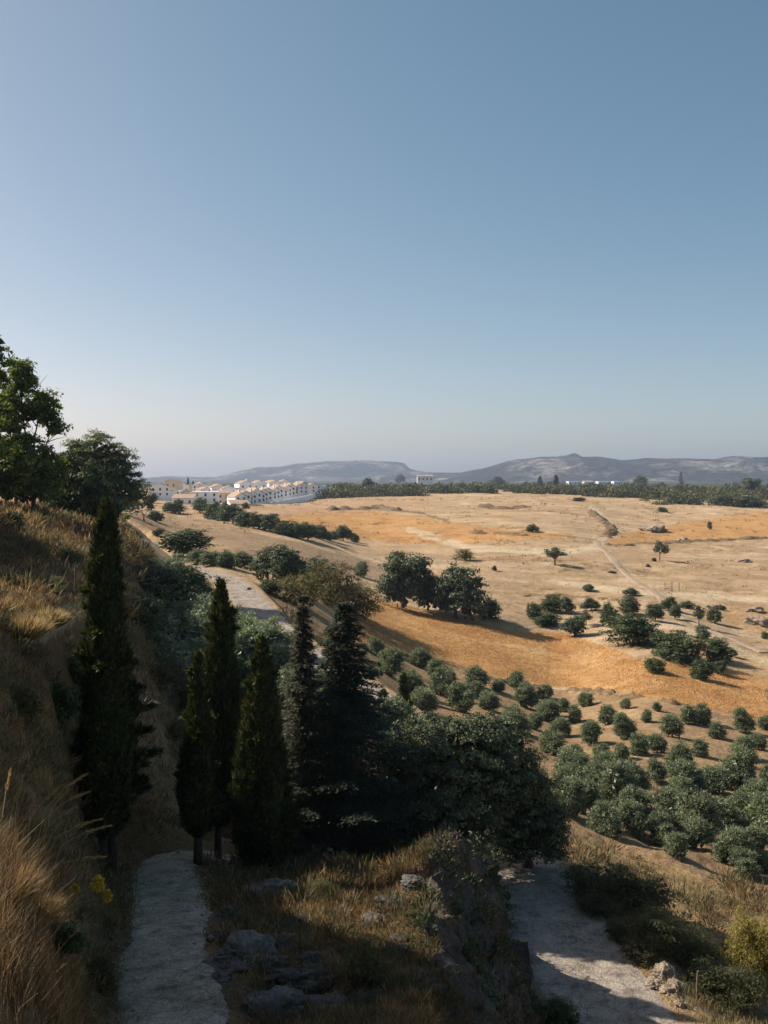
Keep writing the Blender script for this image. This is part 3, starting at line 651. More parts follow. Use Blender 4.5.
# ------------------------------------------------------------------ the four cypresses by the path
def cypress(px, pyb, pyt, prof, n, label, seed, ymin, bumps=(), trunks=((0, 0),), bare=0.09, tr=0.13):
    p = at(px, pyb, ymin); h = (pyb - pyt) / FPX * p.y; k = p.y / FPX
    t = thing('cypress', p, label, 'cypress', 'cypresses beside the path')
    for (dx, dy) in trunks:
        mb = MB(); mb.tube([(dx, dy, -0.3), (dx * 0.9, dy, h * .12), (dx * .4, dy * .4, h * 0.5), (0, 0, h * 0.9)], [tr * 1.25, tr, tr * 0.6, 0.02], 9)
        mb.build('trunk', M['bark'], t, True)
    c = link('crown', cypress_mesh('crown', h * (1 - bare), [(a, b * k) for a, b in prof], n, seed, G_CYP, bumps=[(a, tt, rad * k, s) for a, tt, rad, s in bumps]), t)
    c.location.z = h * bare
    return t
cypress(106, 868, 499, [(0, 8), (0.05, 26), (0.14, 34), (0.30, 33), (0.45, 27), (0.65, 21), (0.8, 15), (0.92, 9), (1, 1)], 46000,
        'tall dark spire cypress with twin trunks and ragged lower right side, left of the path', 11, 24,
        bumps=[(0.2, 0.22, 52, 1.4), (-0.1, 0.30, 44, 1.3), (0.3, 0.36, 46, 1.1), (-0.3, 0.16, 44, 1.2), (0.1, 0.12, 40, 1.1), (0.25, 0.42, 36, .9), (2.9, 0.25, 40, 1), (3.3, 0.17, 38, 1), (0, 0.5, 30, .8)], trunks=((-0.12, 0), (0.2, 0.05)))
cypress(198, 864, 652, [(0, 5), (0.06, 17), (0.2, 20), (0.45, 15), (0.7, 10), (0.9, 5), (1, 1)], 16000,
        'slim shaded cypress close behind the second tall one, with a thin bare trunk', 12, 34, bare=0.14, tr=0.14)
cypress(221, 862, 579, [(0, 5), (0.05, 17), (0.2, 25), (0.40, 23), (0.6, 18), (0.8, 12), (0.93, 7), (1, 1)], 30000,
        'tall narrow cypress with a leaning pale bare trunk at the bend of the path', 13, 33, bare=0.135, tr=0.12, trunks=((-0.12, 0),))
cypress(262, 876, 636, [(0, 12), (0.05, 24), (0.18, 34), (0.36, 31), (0.55, 24), (0.75, 15), (0.9, 8), (1, 1)], 34000,
        'broad based cone cypress with foliage near the ground, right of the path bend', 14, 33, bare=0.03)

# ------------------------------------------------------------------ the firs behind them
p = at(345, 868, 37); k = p.y / FPX
cr, tk = fir_meshes((868 - 598) * k, 118 * k, 21, G_FIR, 0.14, 0.22, 0.86, 0.06)
plant('fir_tree', p, 'dark fir with drooping boughs and a pointed top, left of the big oak', 'fir tree', cr, tk)
p = at(303, 868, 38); k = p.y / FPX
cr, tk = fir_meshes((868 - 592) * k, 56 * k, 22, [(0.045, 0.055, 0.035), (0.07, 0.075, 0.05), (0.10, 0.095, 0.065)], 0.22, 0.35, 1.0, 0.12, dens=0.8)
plant('spruce_tree', p, 'thin scraggy spruce with short sparse boughs, between broad cypress and fir', 'spruce tree', cr, tk)
for (px, pb, pt, w, lab) in ((404, 722, 672, 8, 'small pointed young cypress standing above the big oak'), (383, 724, 690, 7, 'smallest dark young cypress just right of the fir')):
    p = at(px, pb, 52); k = p.y / FPX; h = (pb - pt) * k
    t = thing('young_cypress', p, lab, 'cypress')
    mb = MB(); mb.tube([(0, 0, -.2), (0, 0, h * .8)], [.07, .02], 6); mb.build('trunk', M['bark'], t)
    link('crown', cypress_mesh('crown', h, [(0, w * .6 * k), (.2, w * k), (.6, w * .7 * k), (1, .02)], 2500, int(px), G_CYP), t)

# ------------------------------------------------------------------ the holm oaks behind the outcrop
def holm_oak(px, pyb, ymin, lobes_px, ref, nclump, label, seed, name='holm_oak'):
    """lobes_px: (px, py, depth offset in m, rx px, rz px) seen from here"""
    p = at(px, pyb, ymin); k = p.y / FPX
    lobes = []
    for (a, q, dy, rx, rz_) in lobes_px:
        kk = (p.y + dy) / FPX
        lobes.append(((a - CX) * kk - p.x, dy, -(q - HZ) * kk - p.z, rx * kk, (rx + rz_) * 0.5 * kk, rz_ * kk))
    cr = clump_crown('crown', lobes, nclump, 0.42, 105, 0.125, 0.075, G_OAK, M['leaf_dark'], seed, 0.10)
    tk = limb_mesh('trunk', [(l_[0], l_[1], l_[2]) for l_ in lobes], 0.22, 1.5, M['bark'], seed)
    return plant(name, p, label, 'oak tree', cr, tk)
M['leaf_dark'] = leaf_mat('leathery_leaf', 0.14, (1.4, 1.4, 0.7), 0.6, 0.2)
holm_oak(455, 882, 40, [(462, 775, 0, 62, 56), (405, 790, .6, 42, 62), (425, 750, 1.2, 40, 34), (500, 770, 1.0, 44, 46), (440, 830, -1.0, 60, 42), (390, 840, 0, 30, 40), (480, 745, .8, 40, 30)], None, 640,
         'large rounded grey-green oak behind the rocky outcrop', 31)
holm_oak(528, 868, 41, [(530, 812, 0, 36, 42), (545, 835, -.5, 22, 34), (510, 835, -.6, 24, 36), (524, 790, .3, 24, 20)], None, 230,
         'smaller round oak overhanging the gravel road, at right edge of the big oak', 32)

# ------------------------------------------------------------------ trees on the left slope
def leafy(px, pyb, ymin, lobes_px, nclump, crad, nleaf, L, Wd, cols, label, seed, name, mat='leaf', tr=0.2, fork=2.0, bark='bark', filler=0.1, shell=(0.6, 1.02), cat='tree'):
    p = at(px, pyb, ymin); lobes = []
    for (a, q, dy, rx, rz_) in lobes_px:
        kk = (p.y + dy) / FPX
        lobes.append(((a - CX) * kk - p.x, dy, -(q - HZ) * kk - p.z, rx * kk, (rx + rz_) * 0.5 * kk, rz_ * kk))
    cr = clump_crown('crown', lobes, nclump, crad, nleaf, L, Wd, cols, M[mat], seed, filler, shell=shell)
    tk = limb_mesh('trunk', [(l_[0], l_[1], l_[2]) for l_ in lobes], tr, fork, M[bark], seed)
    return plant(name, p, label, cat, cr, tk)
leafy(34, 517, 60, [(20, 378, 0, 18, 20), (40, 408, 1, 20, 17), (8, 418, 0, 22, 28), (18, 462, -1, 34, 26), (46, 474, .5, 20, 26), (-8, 470, 0, 30, 34), (52, 428, 1, 11, 9), (30, 490, 0, 34, 14)], 330, 0.55, 70, 0.26, 0.13, G_ASH,
      'tall airy yellow-green tree with a slender trunk, furthest left on the slope', 41, 'tall_tree', tr=0.17, fork=3.2)
leafy(-40, 508, 55, [(-30, 372, 0, 40, 44), (-40, 440, 0, 46, 48), (-8, 343, 0, 10, 9)], 150, 0.6, 60, 0.3, 0.15, G_ASH,
      'broad tree whose top twig just enters at the left edge', 42, 'edge_tree', tr=0.25, fork=3)
leafy(112, 522, 70, [(98, 455, 0, 24, 22), (118, 470, 0, 20, 24), (92, 480, 1, 24, 26), (130, 490, 0, 16, 20), (110, 497, -1, 26, 22), (78, 452, 0, 14, 14)], 360, 0.6, 70, 0.24, 0.12, [(0.09, 0.125, 0.065), (0.13, 0.165, 0.09), (0.065, 0.09, 0.045)],
      'grey-green rounded tree with a feathery top behind the tall cypress', 43, 'feathery_tree', tr=0.2, fork=2.2)
leafy(82, 520, 66, [(82, 486, 0, 22, 26), (64, 500, 0, 20, 18), (98, 502, 0, 18, 18), (54, 508, 0, 14, 10), (66, 470, 0, 12, 18), (108, 510, 0, 16, 12)], 230, 0.5, 70, 0.22, 0.13, G_DRK,
      'low dark dense tree between the airy tree and the feathery tree', 44, 'dark_tree', tr=0.16, fork=1.2, mat='leaf_dark')
leafy(144, 521, 84, [(142, 496, 0, 13, 18), (150, 505, 0, 7, 10), (132, 506, 0, 10, 12)], 90, 0.55, 60, 0.24, 0.13, G_DRK,
      'small dark tree at right end of the slope trees, beside the village', 45, 'slope_tree', tr=0.15, fork=1.2, mat='leaf_dark')
leafy(14, 533, 48, [(12, 523, 0, 9, 9)], 26, 0.35, 60, 0.16, 0.09, G_DRK, 'dark round bush on the shaded brown slope at the left edge', 46, 'round_bush', tr=0.05, fork=.3, mat='leaf_dark', cat='bush')
leafy(124, 522, 80, [(124, 518, 0, 6, 6)], 14, 0.3, 50, 0.16, 0.09, G_ASH, 'small bright green bush under the feathery tree', 47, 'small_bush', tr=0.04, fork=.2, cat='bush')

# ------------------------------------------------------------------ shared plant kinds, about 1 m across, scaled where they stand
def kind(cols, mat, nclump, nleaf, L, Wd, seeds, lobes, crad=0.16, trunk=0.03, fork=0.22, filler=0.12, bark='bark', shell=(0.6, 1.0), var=0.22, out=0.0):
    o = []
    for s in seeds:
        rr = random.Random(s)
        lb = [(a + rr.uniform(-.1, .1), b_ + rr.uniform(-.1, .1), c_ + rr.uniform(-.07, .07), d_ * rr.uniform(.7, 1.2), e_ * rr.uniform(.7, 1.2), f_ * rr.uniform(.75, 1.2)) for a, b_, c_, d_, e_, f_ in lobes]
        cr = clump_crown('crown', lb, nclump, crad, nleaf, L, Wd, cols, M[mat], s, filler, shell=shell, var=var, out=out)
        tk = limb_mesh('trunk', [(l_[0], l_[1], l_[2]) for l_ in lb], trunk, fork, M[bark], s)
        o.append((cr, tk))
    return o
RND = [(0, 0, .50, .36, .36, .36), (.18, .06, .36, .28, .28, .30), (-.18, -.05, .38, .28, .28, .32), (.02, .15, .60, .26, .24, .26), (0, -.16, .34, .3, .26, .30), (.1, -.1, .62, .22, .22, .22)]
DOME = [(0, 0, .34, .42, .40, .46), (.25, 0, .24, .28, .28, .34), (-.26, .03, .24, .28, .28, .34), (0, -.2, .24, .3, .26, .32), (.05, .15, .46, .28, .28, .3), (-.1, -.1, .5, .24, .24, .26)]
OPEN = [(0, 0, .70, .24, .24, .22), (.26, .05, .55, .2, .2, .18), (-.24, 0, .58, .2, .2, .2), (.05, .2, .5, .18, .18, .16), (0, -.2, .5, .2, .2, .2)]
OLV = RND + [(.22, -.12, .2, .24, .24, .22), (-.2, -.14, .2, .24, .24, .22), (0, .2, .22, .26, .22, .24)]
K = {
 'olive': kind(G_OLV, 'olive_leaf', 125, 66, 0.060, 0.017, (101, 102, 103, 104, 105, 106, 107, 108), OLV, crad=0.14, filler=0.22, var=.3, out=.5, fork=.12, trunk=.04, bark='grey_bark'),
 'silver': kind(G_SIL, 'olive_leaf', 90, 54, 0.065, 0.020, (111, 112, 113), DOME, crad=0.14, out=.5),
 'dark': kind(G_DRK, 'leaf_dark', 120, 44, 0.040, 0.026, (121, 122, 123, 124), DOME, crad=0.11),
 'oak': kind(G_OAK, 'leaf_dark', 150, 44, 0.042, 0.028, (131, 132, 133), RND, crad=0.12),
 'open': kind(G_OAK, 'leaf_dark', 60, 40, 0.042, 0.022, (141, 142), OPEN, crad=0.11, trunk=.028, fork=.34),
 'brown': kind(G_BRN, 'leaf', 90, 40, 0.05, 0.014, (151, 152), DOME, crad=0.14),
 'yellow': kind(G_YEL, 'leaf', 110, 60, 0.035, 0.014, (161,), DOME, crad=0.13),
 'weed': kind([(0.11, 0.12, 0.06), (0.16, 0.15, 0.085), (0.08, 0.095, 0.05)], 'leaf', 90, 60, 0.055, 0.011, (171, 172), DOME, crad=0.15),
}
_cnt = {}
def shrub(kd, px, pyb, wpx, hpx, label, name, cat, group=None, ymin=45, dyy=0.0):
    i = _cnt.get(kd, 0); _cnt[kd] = i + 1
    cr, tk = K[kd][i % len(K[kd])]
    p = at(px, pyb, ymin); k = p.y / FPX
    return plant(name, (p.x, p.y, p.z - 0.02 * hpx * k), label, cat, cr, tk, group, (i * 2.4) % 6.28, (wpx * k / 1.02, wpx * k / 1.02, hpx * k / 0.93))

# olive orchard: rows from the verge upwards, as they stand
Z6 = lambda a, b_: (500 + a / 2.866, 640 + b_ / 2.866)
Z5 = lambda a, b_: (280 + a / 2.56, 560 + b_ / 2.56)
olv = [(*Z6(a, b_), s / 2.866) for a, b_, s in ((45, 120, 48), (72, 162, 74), (135, 205, 62), (45, 232, 66), (182, 188, 42), (215, 215, 54), (175, 250, 58), (245, 172, 42), (130, 150, 40), (150, 300, 66), (208, 345, 84), (262, 268, 74), (310, 218, 54), (355, 250, 80), (360, 182, 38), (418, 220, 36), (450, 192, 32), (495, 252, 62), (400, 302, 66), (452, 300, 56), (348, 322, 48), (290, 330, 62), (538, 218, 52), (582, 216, 60), (622, 258, 58), (697, 240, 62), (762, 240, 40), (742, 292, 54), (703, 318, 60), (575, 312, 52), (520, 348, 78), (448, 382, 66), (375, 405, 90), (275, 400, 96), (195, 462, 84), (610, 402, 78), (660, 385, 54), (735, 445, 80), (532, 440, 84), (478, 478, 84), (296, 522, 84), (380, 515, 100), (460, 550, 92), (560, 560, 86), (625, 510, 96), (688, 492, 74), (735, 575, 76), (665, 605, 92), (700, 650, 78), (762, 640, 60), (505, 592, 70), (762, 385, 44), (240, 460, 84))]
olv += [(*Z5(a, b_), s / 2.56) for a, b_, s in ((245, 226, 44), (285, 268, 68), (360, 252, 58), (335, 312, 64), (370, 362, 62), (410, 318, 64), (402, 284, 50), (462, 362, 66), (502, 300, 58), (508, 335, 50), (536, 360, 58), (600, 405, 62), (715, 432, 50), (230, 285, 44), (435, 300, 40), (560, 320, 40), (655, 415, 44))]
olv += [(782, 700, 22), (790, 740, 26), (785, 800, 28), (800, 850, 30), (815, 770, 28)]
rows = {}
pts = []
for px, py, s in olv:
    p = at(px, py + s * 0.42, 48); pts.append((p, s * p.y / FPX, px, py, s))
rx = random.Random(31); add_ = 0
for _ in range(3000):
    px, py = rx.uniform(570, 790), rx.uniform(775, 872)
    p = at(px, py, 48)
    if not (57 < p.y < 84) or not samp(orch.astype(float), p.x, p.y) > .9: continue
    if min((q[0].xy - p.xy).length for q in pts) < 3.1: continue
    w_ = rx.uniform(2.3, 3.1); pts.append((p, w_, px, py, w_ * 1000 / p.y)); add_ += 1
    if add_ >= 12: break
pts.sort(key=lambda q: q[0].y)
# bands of distance = rows; within a band from left to right
edges = [0, 64, 74, 85, 97, 110, 125, 500]
rowname = ['nearest row by the verge', 'second row from the verge', 'third row from the verge', 'fourth row from the verge', 'third row from the top', 'second row from the top', 'topmost row']
rr = random.Random(5)
for bi in range(7):
    row = sorted([q for q in pts if edges[bi] <= q[0].y < edges[bi + 1]], key=lambda q: q[2])
    for i, (p, w, px, py, s) in enumerate(row):
        sz = 'big' if w > 4.6 else ('small' if w < 3.0 else 'round')
        lab = '%s olive tree, %s from the left in the orchard\'s %s' % (sz, ORD[i], rowname[bi])
        cr, tk = K['olive'][rr.randrange(8)]
        w *= (1.12 if bi < 2 else 1.06 if bi < 4 else 1.02) * rr.uniform(.9, 1.15); sx = w / 0.98 * rr.uniform(.95, 1.12)
        plant('olive_tree', p, lab, 'olive tree', cr, tk, 'olive trees of the orchard', rr.uniform(0, 6.28), (sx, sx, w / 0.93 * rr.uniform(0.88, 1.0)))

# bushes of the shaded hollow, between the slope and the road
for a in (('silver', 168, 622, 40, 36, 'pale silvery bush standing out on the dark hollow, highest of those left of the road'),
          ('silver', 188, 668, 64, 52, 'wide silvery bush between the tall cypress and the narrow cypress'),
          ('silver', 206, 630, 42, 34, 'silvery bush just left of the tip of the narrow cypress'),
          ('dark', 150, 600, 70, 38, 'dark bush below the picket fence, nearest the tall cypress'),
          ('dark', 185, 600, 60, 34, 'dark bush below the picket fence, nearest the road'),
          ('dark', 160, 650, 50, 40, 'dark bush right beside the tall cypress in the hollow'),
          ('dark', 215, 655, 50, 44, 'dark bush hidden behind the narrow cypress'),
          ('silver', 243, 650, 30, 34, 'upright silvery bush just right of the narrow cypress'),
          ('silver', 250, 668, 54, 44, 'silvery bush above the tip of the broad cypress'),
          ('olive', 276, 668, 40, 36, 'grey-green bush beside the road, left of the scraggy spruce'),
          ('silver', 285, 690, 44, 42, 'silvery bush right behind the broad cypress'),
          ('dark', 238, 708, 60, 52, 'dark bush low between the narrow and the broad cypress'),
          ('dark', 195, 720, 44, 40, 'dark low bush at the foot of the hollow, above the path bend'),
          ('weed', 176, 741, 26, 20, 'pale dry weed bush on the bank right of the tall cypress'),
          ('brown', 160, 690, 50, 30, 'brown dry thicket on the bank right of the tall cypress'),
          ('olive', 395, 735, 40, 36, 'grey-green bush behind the left shoulder of the big oak'),
          ('dark', 330, 855, 90, 90, 'dark undergrowth bush at the foot of the fir'),
          ('dark', 385, 850, 60, 62, 'dark undergrowth bush under the left side of the big oak'),
          ('silver', 172, 590, 44, 32, 'pale silvery bush just under the picket fence'),
          ('silver', 200, 690, 56, 46, 'big silvery bush low in the hollow left of the narrow cypress'),
          ('dark', 140, 632, 46, 40, 'dark bush pressed against the tall cypress, mid height'),
          ('silver', 160, 668, 46, 40, 'silvery bush at the left side of the hollow, near the tall cypress'),
          ('dark', 215, 690, 50, 44, 'dark bush between two silvery ones low in the hollow'),
          ('silver', 258, 664, 46, 40, 'silvery bush of the roadside mass, leftmost of five'),
          ('olive', 280, 690, 46, 42, 'grey-green bush of the roadside mass, second of five from the left'),
          ('silver', 300, 706, 44, 38, 'silvery bush of the roadside mass, middle of five'),
          ('olive', 322, 722, 46, 42, 'grey-green bush of the roadside mass, fourth of five, by the fir'),
          ('olive', 362, 735, 44, 36, 'grey-green bush of the roadside mass, last of five, right of the fir'),
          ('silver', 234, 636, 34, 26, 'pale bush at the left edge of the shaded road, above the narrow cypress shoulder'),
          ('silver', 150, 640, 44, 36, 'silvery bush in the hollow right behind the tall cypress'),
          ('silver', 190, 640, 46, 36, 'silvery bush in the middle of the hollow'),
          ('olive', 286, 660, 36, 28, 'low grey-green bush right at the shaded road side, below the bend'),
          ('silver', 268, 640, 30, 24, 'small silvery bush at the road side, above the broad cypress tip'),
          ('dark', 300, 862, 60, 60, 'dark undergrowth bush right of the broad cypress foot')):
    shrub(a[0], a[1], a[2], a[3] * 1.22, a[4] * 1.15, a[5], 'silvery_bush' if a[0] == 'silver' else ('weed_bush' if a[0] in ('weed', 'brown') else 'bush'), 'bush', ymin=52 if a[2] < 745 else 38)

# hedge line under the village, then the bushes about the road bend
for i, (px, py, w, h) in enumerate(((200, 512, 16, 12), (212, 518, 18, 14), (222, 520, 16, 15), (233, 523, 20, 15), (246, 526, 20, 14), (258, 528, 18, 15), (271, 531, 20, 14), (284, 534, 20, 13), (297, 537, 20, 14), (308, 539, 16, 14), (320, 538, 14, 13), (331, 540, 12, 9), (343, 540, 14, 12), (354, 541, 10, 8))):
    shrub('dark' if i % 3 else 'oak', px, py + 1, w * 1.5, h * 1.3, 'dark green bush, %s from the left in the hedgerow below the village' % ORD[i], 'hedgerow_bush', 'bush', 'hedgerow bushes below the village', ymin=120)
for a in (('dark', 186, 549, 46, 21, 'wide dark domed bush alone on the tan field below the village'),
          ('dark', 155, 520, 16, 10, 'dark bush under the village wall at left end of the tan field'),
          ('dark', 172, 512, 22, 11, 'dark bush below the long white house'),
          ('dark', 158, 534, 12, 6, 'small dark bush between the two tan strips'),
          ('olive', 198, 562, 18, 12, 'small grey bush, leftmost of those along the road bend'),
          ('olive', 212, 564, 18, 12, 'small grey bush, second of those along the road bend'),
          ('olive', 226, 566, 18, 14, 'small grey bush, third of those along the road bend'),
          ('olive', 242, 566, 20, 14, 'small grey bush, rightmost of those along the road bend'),
          ('oak', 268, 580, 30, 28, 'olive green bush at the left end of the thicket by the road'),
          ('oak', 286, 588, 34, 38, 'tall olive green bush in the thicket by the road'),
          ('brown', 300, 606, 44, 34, 'brown thorny bush over the road cutting'),
          ('brown', 330, 604, 50, 40, 'large brown thorny bush at the middle of the thicket'),
          ('oak', 318, 588, 34, 26, 'dark green bush at the top of the thicket'),
          ('brown', 355, 614, 44, 34, 'brown bush at the right end of the thicket above the orange field'),
          ('dark', 270, 592, 26, 14, 'dark shaded bush on the bank over the road'),
          ('olive', 361, 576, 14, 14, 'small round grey bush on the field just above the thicket')):
    shrub(a[0], a[1], a[2] + 1, a[3] * 1.3, a[4] * 1.2, a[5], 'thorn_bush' if a[0] == 'brown' else 'bush', 'bush', ymin=105 if a[2] > 552 else 120)

# oaks and bushes out on the fields
Z4 = lambda a, b_: (580 + a / 4.085, 540 + b_ / 4.085)
Z3 = lambda a, b_: (380 + a / 1.979, 440 + b_ / 1.979)
def fld(kd, z, a, b_, w, h, f, label, name='field_bush', cat='bush', group=None):
    px, py = z(a, b_); shrub(kd, px, py + 1, w / f * 1.18, h / f * 1.15, label, name, cat, group, ymin=105)
for a in (('oak', Z3, 45, 330, 105, 95, 1.979, 'tallest rounded oak at the left end of the clump on the orange field edge', 'oak_tree', 'oak tree'),
          ('oak', Z3, 95, 335, 60, 70, 1.979, 'shorter oak in the dip between the two big ones of the clump', 'oak_tree', 'oak tree'),
          ('oak', Z3, 150, 352, 105, 90, 1.979, 'broad oak at the right of the clump on the orange field edge', 'oak_tree', 'oak tree'),
          ('dark', Z3, 216, 352, 48, 42, 1.979, 'small oak standing just right of the clump on the orange field edge', 'oak_tree', 'oak tree'),
          ('open', Z3, 346, 246, 50, 32, 1.979, 'lone leaning bush in the middle of the pale field', 'field_bush', 'bush'),
          ('dark', Z3, 303, 180, 27, 16, 1.979, 'dark round bush at the right tip of the upper orange field', 'field_bush', 'bush'),
          ('dark', Z3, 560, 141, 22, 10, 1.979, 'dark low bush alone near the far wood', 'field_bush', 'bush'),
          ('dark', Z3, 394, 119, 30, 8, 1.979, 'flat dark bush on the highest pale field, nearest the far wood', 'field_bush', 'bush'),
          ('open', Z4, 326, 80, 68, 72, 4.085, 'lone tree with a bare forked trunk on the pale field', 'lone_tree', 'tree'),
          ('dark', Z4, 303, 84, 20, 16, 4.085, 'tiny bush at the foot of the lone forked tree', 'field_bush', 'bush'),
          ('brown', Z3, 168, 236, 42, 22, 1.979, 'dark dry bush lying along a bank left of the pale field', 'field_bush', 'bush'),
          ('dark', Z3, 226, 258, 10, 12, 1.979, 'tiny upright bush left of the lone leaning bush', 'field_bush', 'bush'),
          ('oak', Z3, 652, 176, 12, 14, 1.979, 'small tree on the rock mound in the far orange field', 'lone_tree', 'tree'),
          ('oak', Z3, 412, 298, 24, 12, 1.979, 'low bush on the field path left of the track', 'field_bush', 'bush'),
          ('oak', Z3, 495, 305, 28, 12, 1.979, 'low grey bush beside the track foot', 'field_bush', 'bush'),
          ('dark', Z3, 338, 337, 48, 34, 1.979, 'dark bush, top of the three at the left end of the bushy belt', 'field_bush', 'bush'),
          ('dark', Z3, 305, 352, 34, 34, 1.979, 'dark bush, leftmost of the three at the left end of the bushy belt', 'field_bush', 'bush'),
          ('dark', Z3, 330, 366, 56, 28, 1.979, 'dark bush, lowest of the three at the left end of the bushy belt', 'field_bush', 'bush'),
          ('oak', Z3, 368, 343, 34, 30, 1.979, 'round bush in the belt, just right of the three dark ones', 'field_bush', 'bush'),
          ('oak', Z3, 385, 386, 50, 36, 1.979, 'grey-green bush low on the orange field edge, below the belt', 'field_bush', 'bush'),
          ('open', Z3, 420, 340, 30, 26, 1.979, 'small thin bush in the upper edge of the belt', 'field_bush', 'bush'),
          ('open', Z3, 408, 366, 30, 26, 1.979, 'thin small tree in the belt over the grey-green bush', 'field_bush', 'bush'),
          ('dark', Z3, 455, 366, 38, 48, 1.979, 'upright dark oak in the middle of the belt', 'oak_tree', 'oak tree'),
          ('oak', Z3, 492, 346, 46, 34, 1.979, 'grey-green oak behind the upright dark one', 'oak_tree', 'oak tree'),
          ('dark', Z4, 235, 425, 232, 130, 4.085, 'widest dark green oak thicket, upper left of the big two', 'oak_thicket', 'bush'),
          ('dark', Z4, 400, 485, 220, 120, 4.085, 'long dark oak thicket in the middle of the belt foot', 'oak_thicket', 'bush'),
          ('dark', Z4, 560, 492, 130, 100, 4.085, 'dark round thicket at right end of the belt foot', 'oak_thicket', 'bush'),
          ('oak', Z4, 308, 328, 72, 62, 4.085, 'oak between the widest thicket and the track', 'oak_tree', 'oak tree'),
          ('dark', Z4, 362, 285, 72, 60, 4.085, 'topmost dark bush of the belt, below the field gate', 'field_bush', 'bush'),
          ('oak', Z4, 388, 318, 62, 52, 4.085, 'grey-green bush under the topmost dark bush', 'field_bush', 'bush'),
          ('dark', Z4, 432, 275, 66, 28, 4.085, 'flat dark bush right of the topmost one', 'field_bush', 'bush'),
          ('open', Z4, 486, 350, 60, 76, 4.085, 'thin small tree by the pale side track', 'lone_tree', 'tree'),
          ('oak', Z4, 550, 338, 60, 56, 4.085, 'round bush right of the thin small tree', 'field_bush', 'bush'),
          ('olive', Z4, 500, 400, 60, 50, 4.085, 'pale grey bush rising behind the long thicket', 'field_bush', 'bush'),
          ('dark', Z4, 306, 538, 88, 64, 4.085, 'dark bush alone on the orange field, below the widest thicket', 'field_bush', 'bush'),
          ('dark', Z4, 497, 566, 102, 84, 4.085, 'round dark bush, larger of the pair at the foot of the belt', 'field_bush', 'bush'),
          ('oak', Z4, 575, 548, 54, 50, 4.085, 'small grey bush, lesser of the pair at the foot of the belt', 'field_bush', 'bush'),
          ('oak', Z4, 625, 475, 40, 30, 4.085, 'small bush in the shadow right of the belt foot', 'field_bush', 'bush'),
          ('oak', Z4, 45, 285, 66, 42, 4.085, 'low spreading bush just left of the middle of the belt', 'field_bush', 'bush'),
          ('oak', Z4, 35, 202, 46, 22, 4.085, 'small low bush on the pale path above the belt', 'field_bush', 'bush'),
          ('oak', Z4, 580, 285, 30, 20, 4.085, 'tiny dark bush beside the boulders right of the belt', 'field_bush', 'bush'),
          ('dark', Z4, 762, 400, 44, 30, 4.085, 'dark bush cut by the right edge, below the boulders', 'field_bush', 'bush')):
    fld(*a)

# ------------------------------------------------------------------ far wood
def far_wood():
    r = np.random.default_rng(77); P = []; D = []; T_ = []; LL = []
    def clump(x, y, z, w, h, n, tone):
        d = sph(r, n); d[:, 2] = np.abs(d[:, 2])
        q = r.random((n, 1)) ** 0.4
        P.append(np.array([x, y, z]) + d * q * np.array([w * .5, w * .5, h])); D.append(unit(d + r.normal(size=d.shape) * .6))
        T_.append(tinted(n, [(0.045, 0.066, 0.030), (0.075, 0.098, 0.045), (0.12, 0.13, 0.07)], r, 0.25) * tone); LL.append(np.full(n, w * 0.13))
    for i in range(820):
        px = r.uniform(322, 800) if i > 60 else r.uniform(322, 480)
        t = (px - 322) / 450
        y = r.uniform(760, 1050) if px > 420 else r.uniform(700, 900)
        if px > 560 and r.random() < 0.45: y = r.uniform(620 if px > 640 else 720, 800)
        x = (px - CX) / FPX * y; z = gz(x, y)
        if vnoise(x / 40, y / 60, 5) < .33: continue
        hh = r.uniform(3, 9) * (1.0 if y > 700 else 0.7)
        clump(x, y, z - 1, r.uniform(6, 15), hh, 190, np.array([1 + .25 * r.random(), 1, .9]) * np.clip(1 + r.normal() * .38, .45, 2.0))
    P_ = np.vstack(P); L_ = np.concatenate(LL)
    o = link('far_wood', leaf_mesh('far_wood', P_, np.vstack(D), L_, L_ * 0.7, M['leaf_dark'], np.vstack(T_), r)); o['kind'] = 'stuff'
far_wood()
K['conifer'] = [(cypress_mesh('crown', 1.0, [(0, .12), (.1, .24), (.4, .18), (.8, .08), (1, .01)], 900, 5, G_FIR, L=0.10, Wd=0.05), MB().mesh('none', None))]
mb = MB(); mb.tube([(0, 0, -.1), (0, 0, .7)], [.03, .01], 5); K['conifer'] = [(K['conifer'][0][0], mb.mesh('trunk', M['bark']))]
for a in (('conifer', 556, 488, 10, 12, 'pointed conifer rising from the wood, between the two pale ranges'), ('conifer', 681, 484, 7, 11, 'pointed conifer rising from the wood at the right, under the hills'),
          ('oak', 368, 491, 16, 13, 'dark round tree at left end of the wood, right of the village'), ('oak', 400, 484, 11, 10, 'pale tree beside the lone villa'), ('oak', 498, 486, 15, 10, 'round tree swelling above the wood edge left of centre'),
          ('oak', 640, 487, 18, 11, 'round tree swelling above the wood, left of the pointed conifer'), ('oak', 750, 492, 26, 14, 'broad dark tree at right end of the wood'), ('conifer', 540, 487, 9, 10, 'smaller conifer left of the pointed one in the wood'),
          ('oak', 720, 505, 34, 10, 'low bush belt tree under the wood near the right edge'), ('oak', 745, 506, 40, 10, 'rightmost low bush under the wood')):
    shrub(*a[:5], a[5], 'conifer_tree' if a[0] == 'conifer' else 'wood_tree', 'tree', ymin=500)

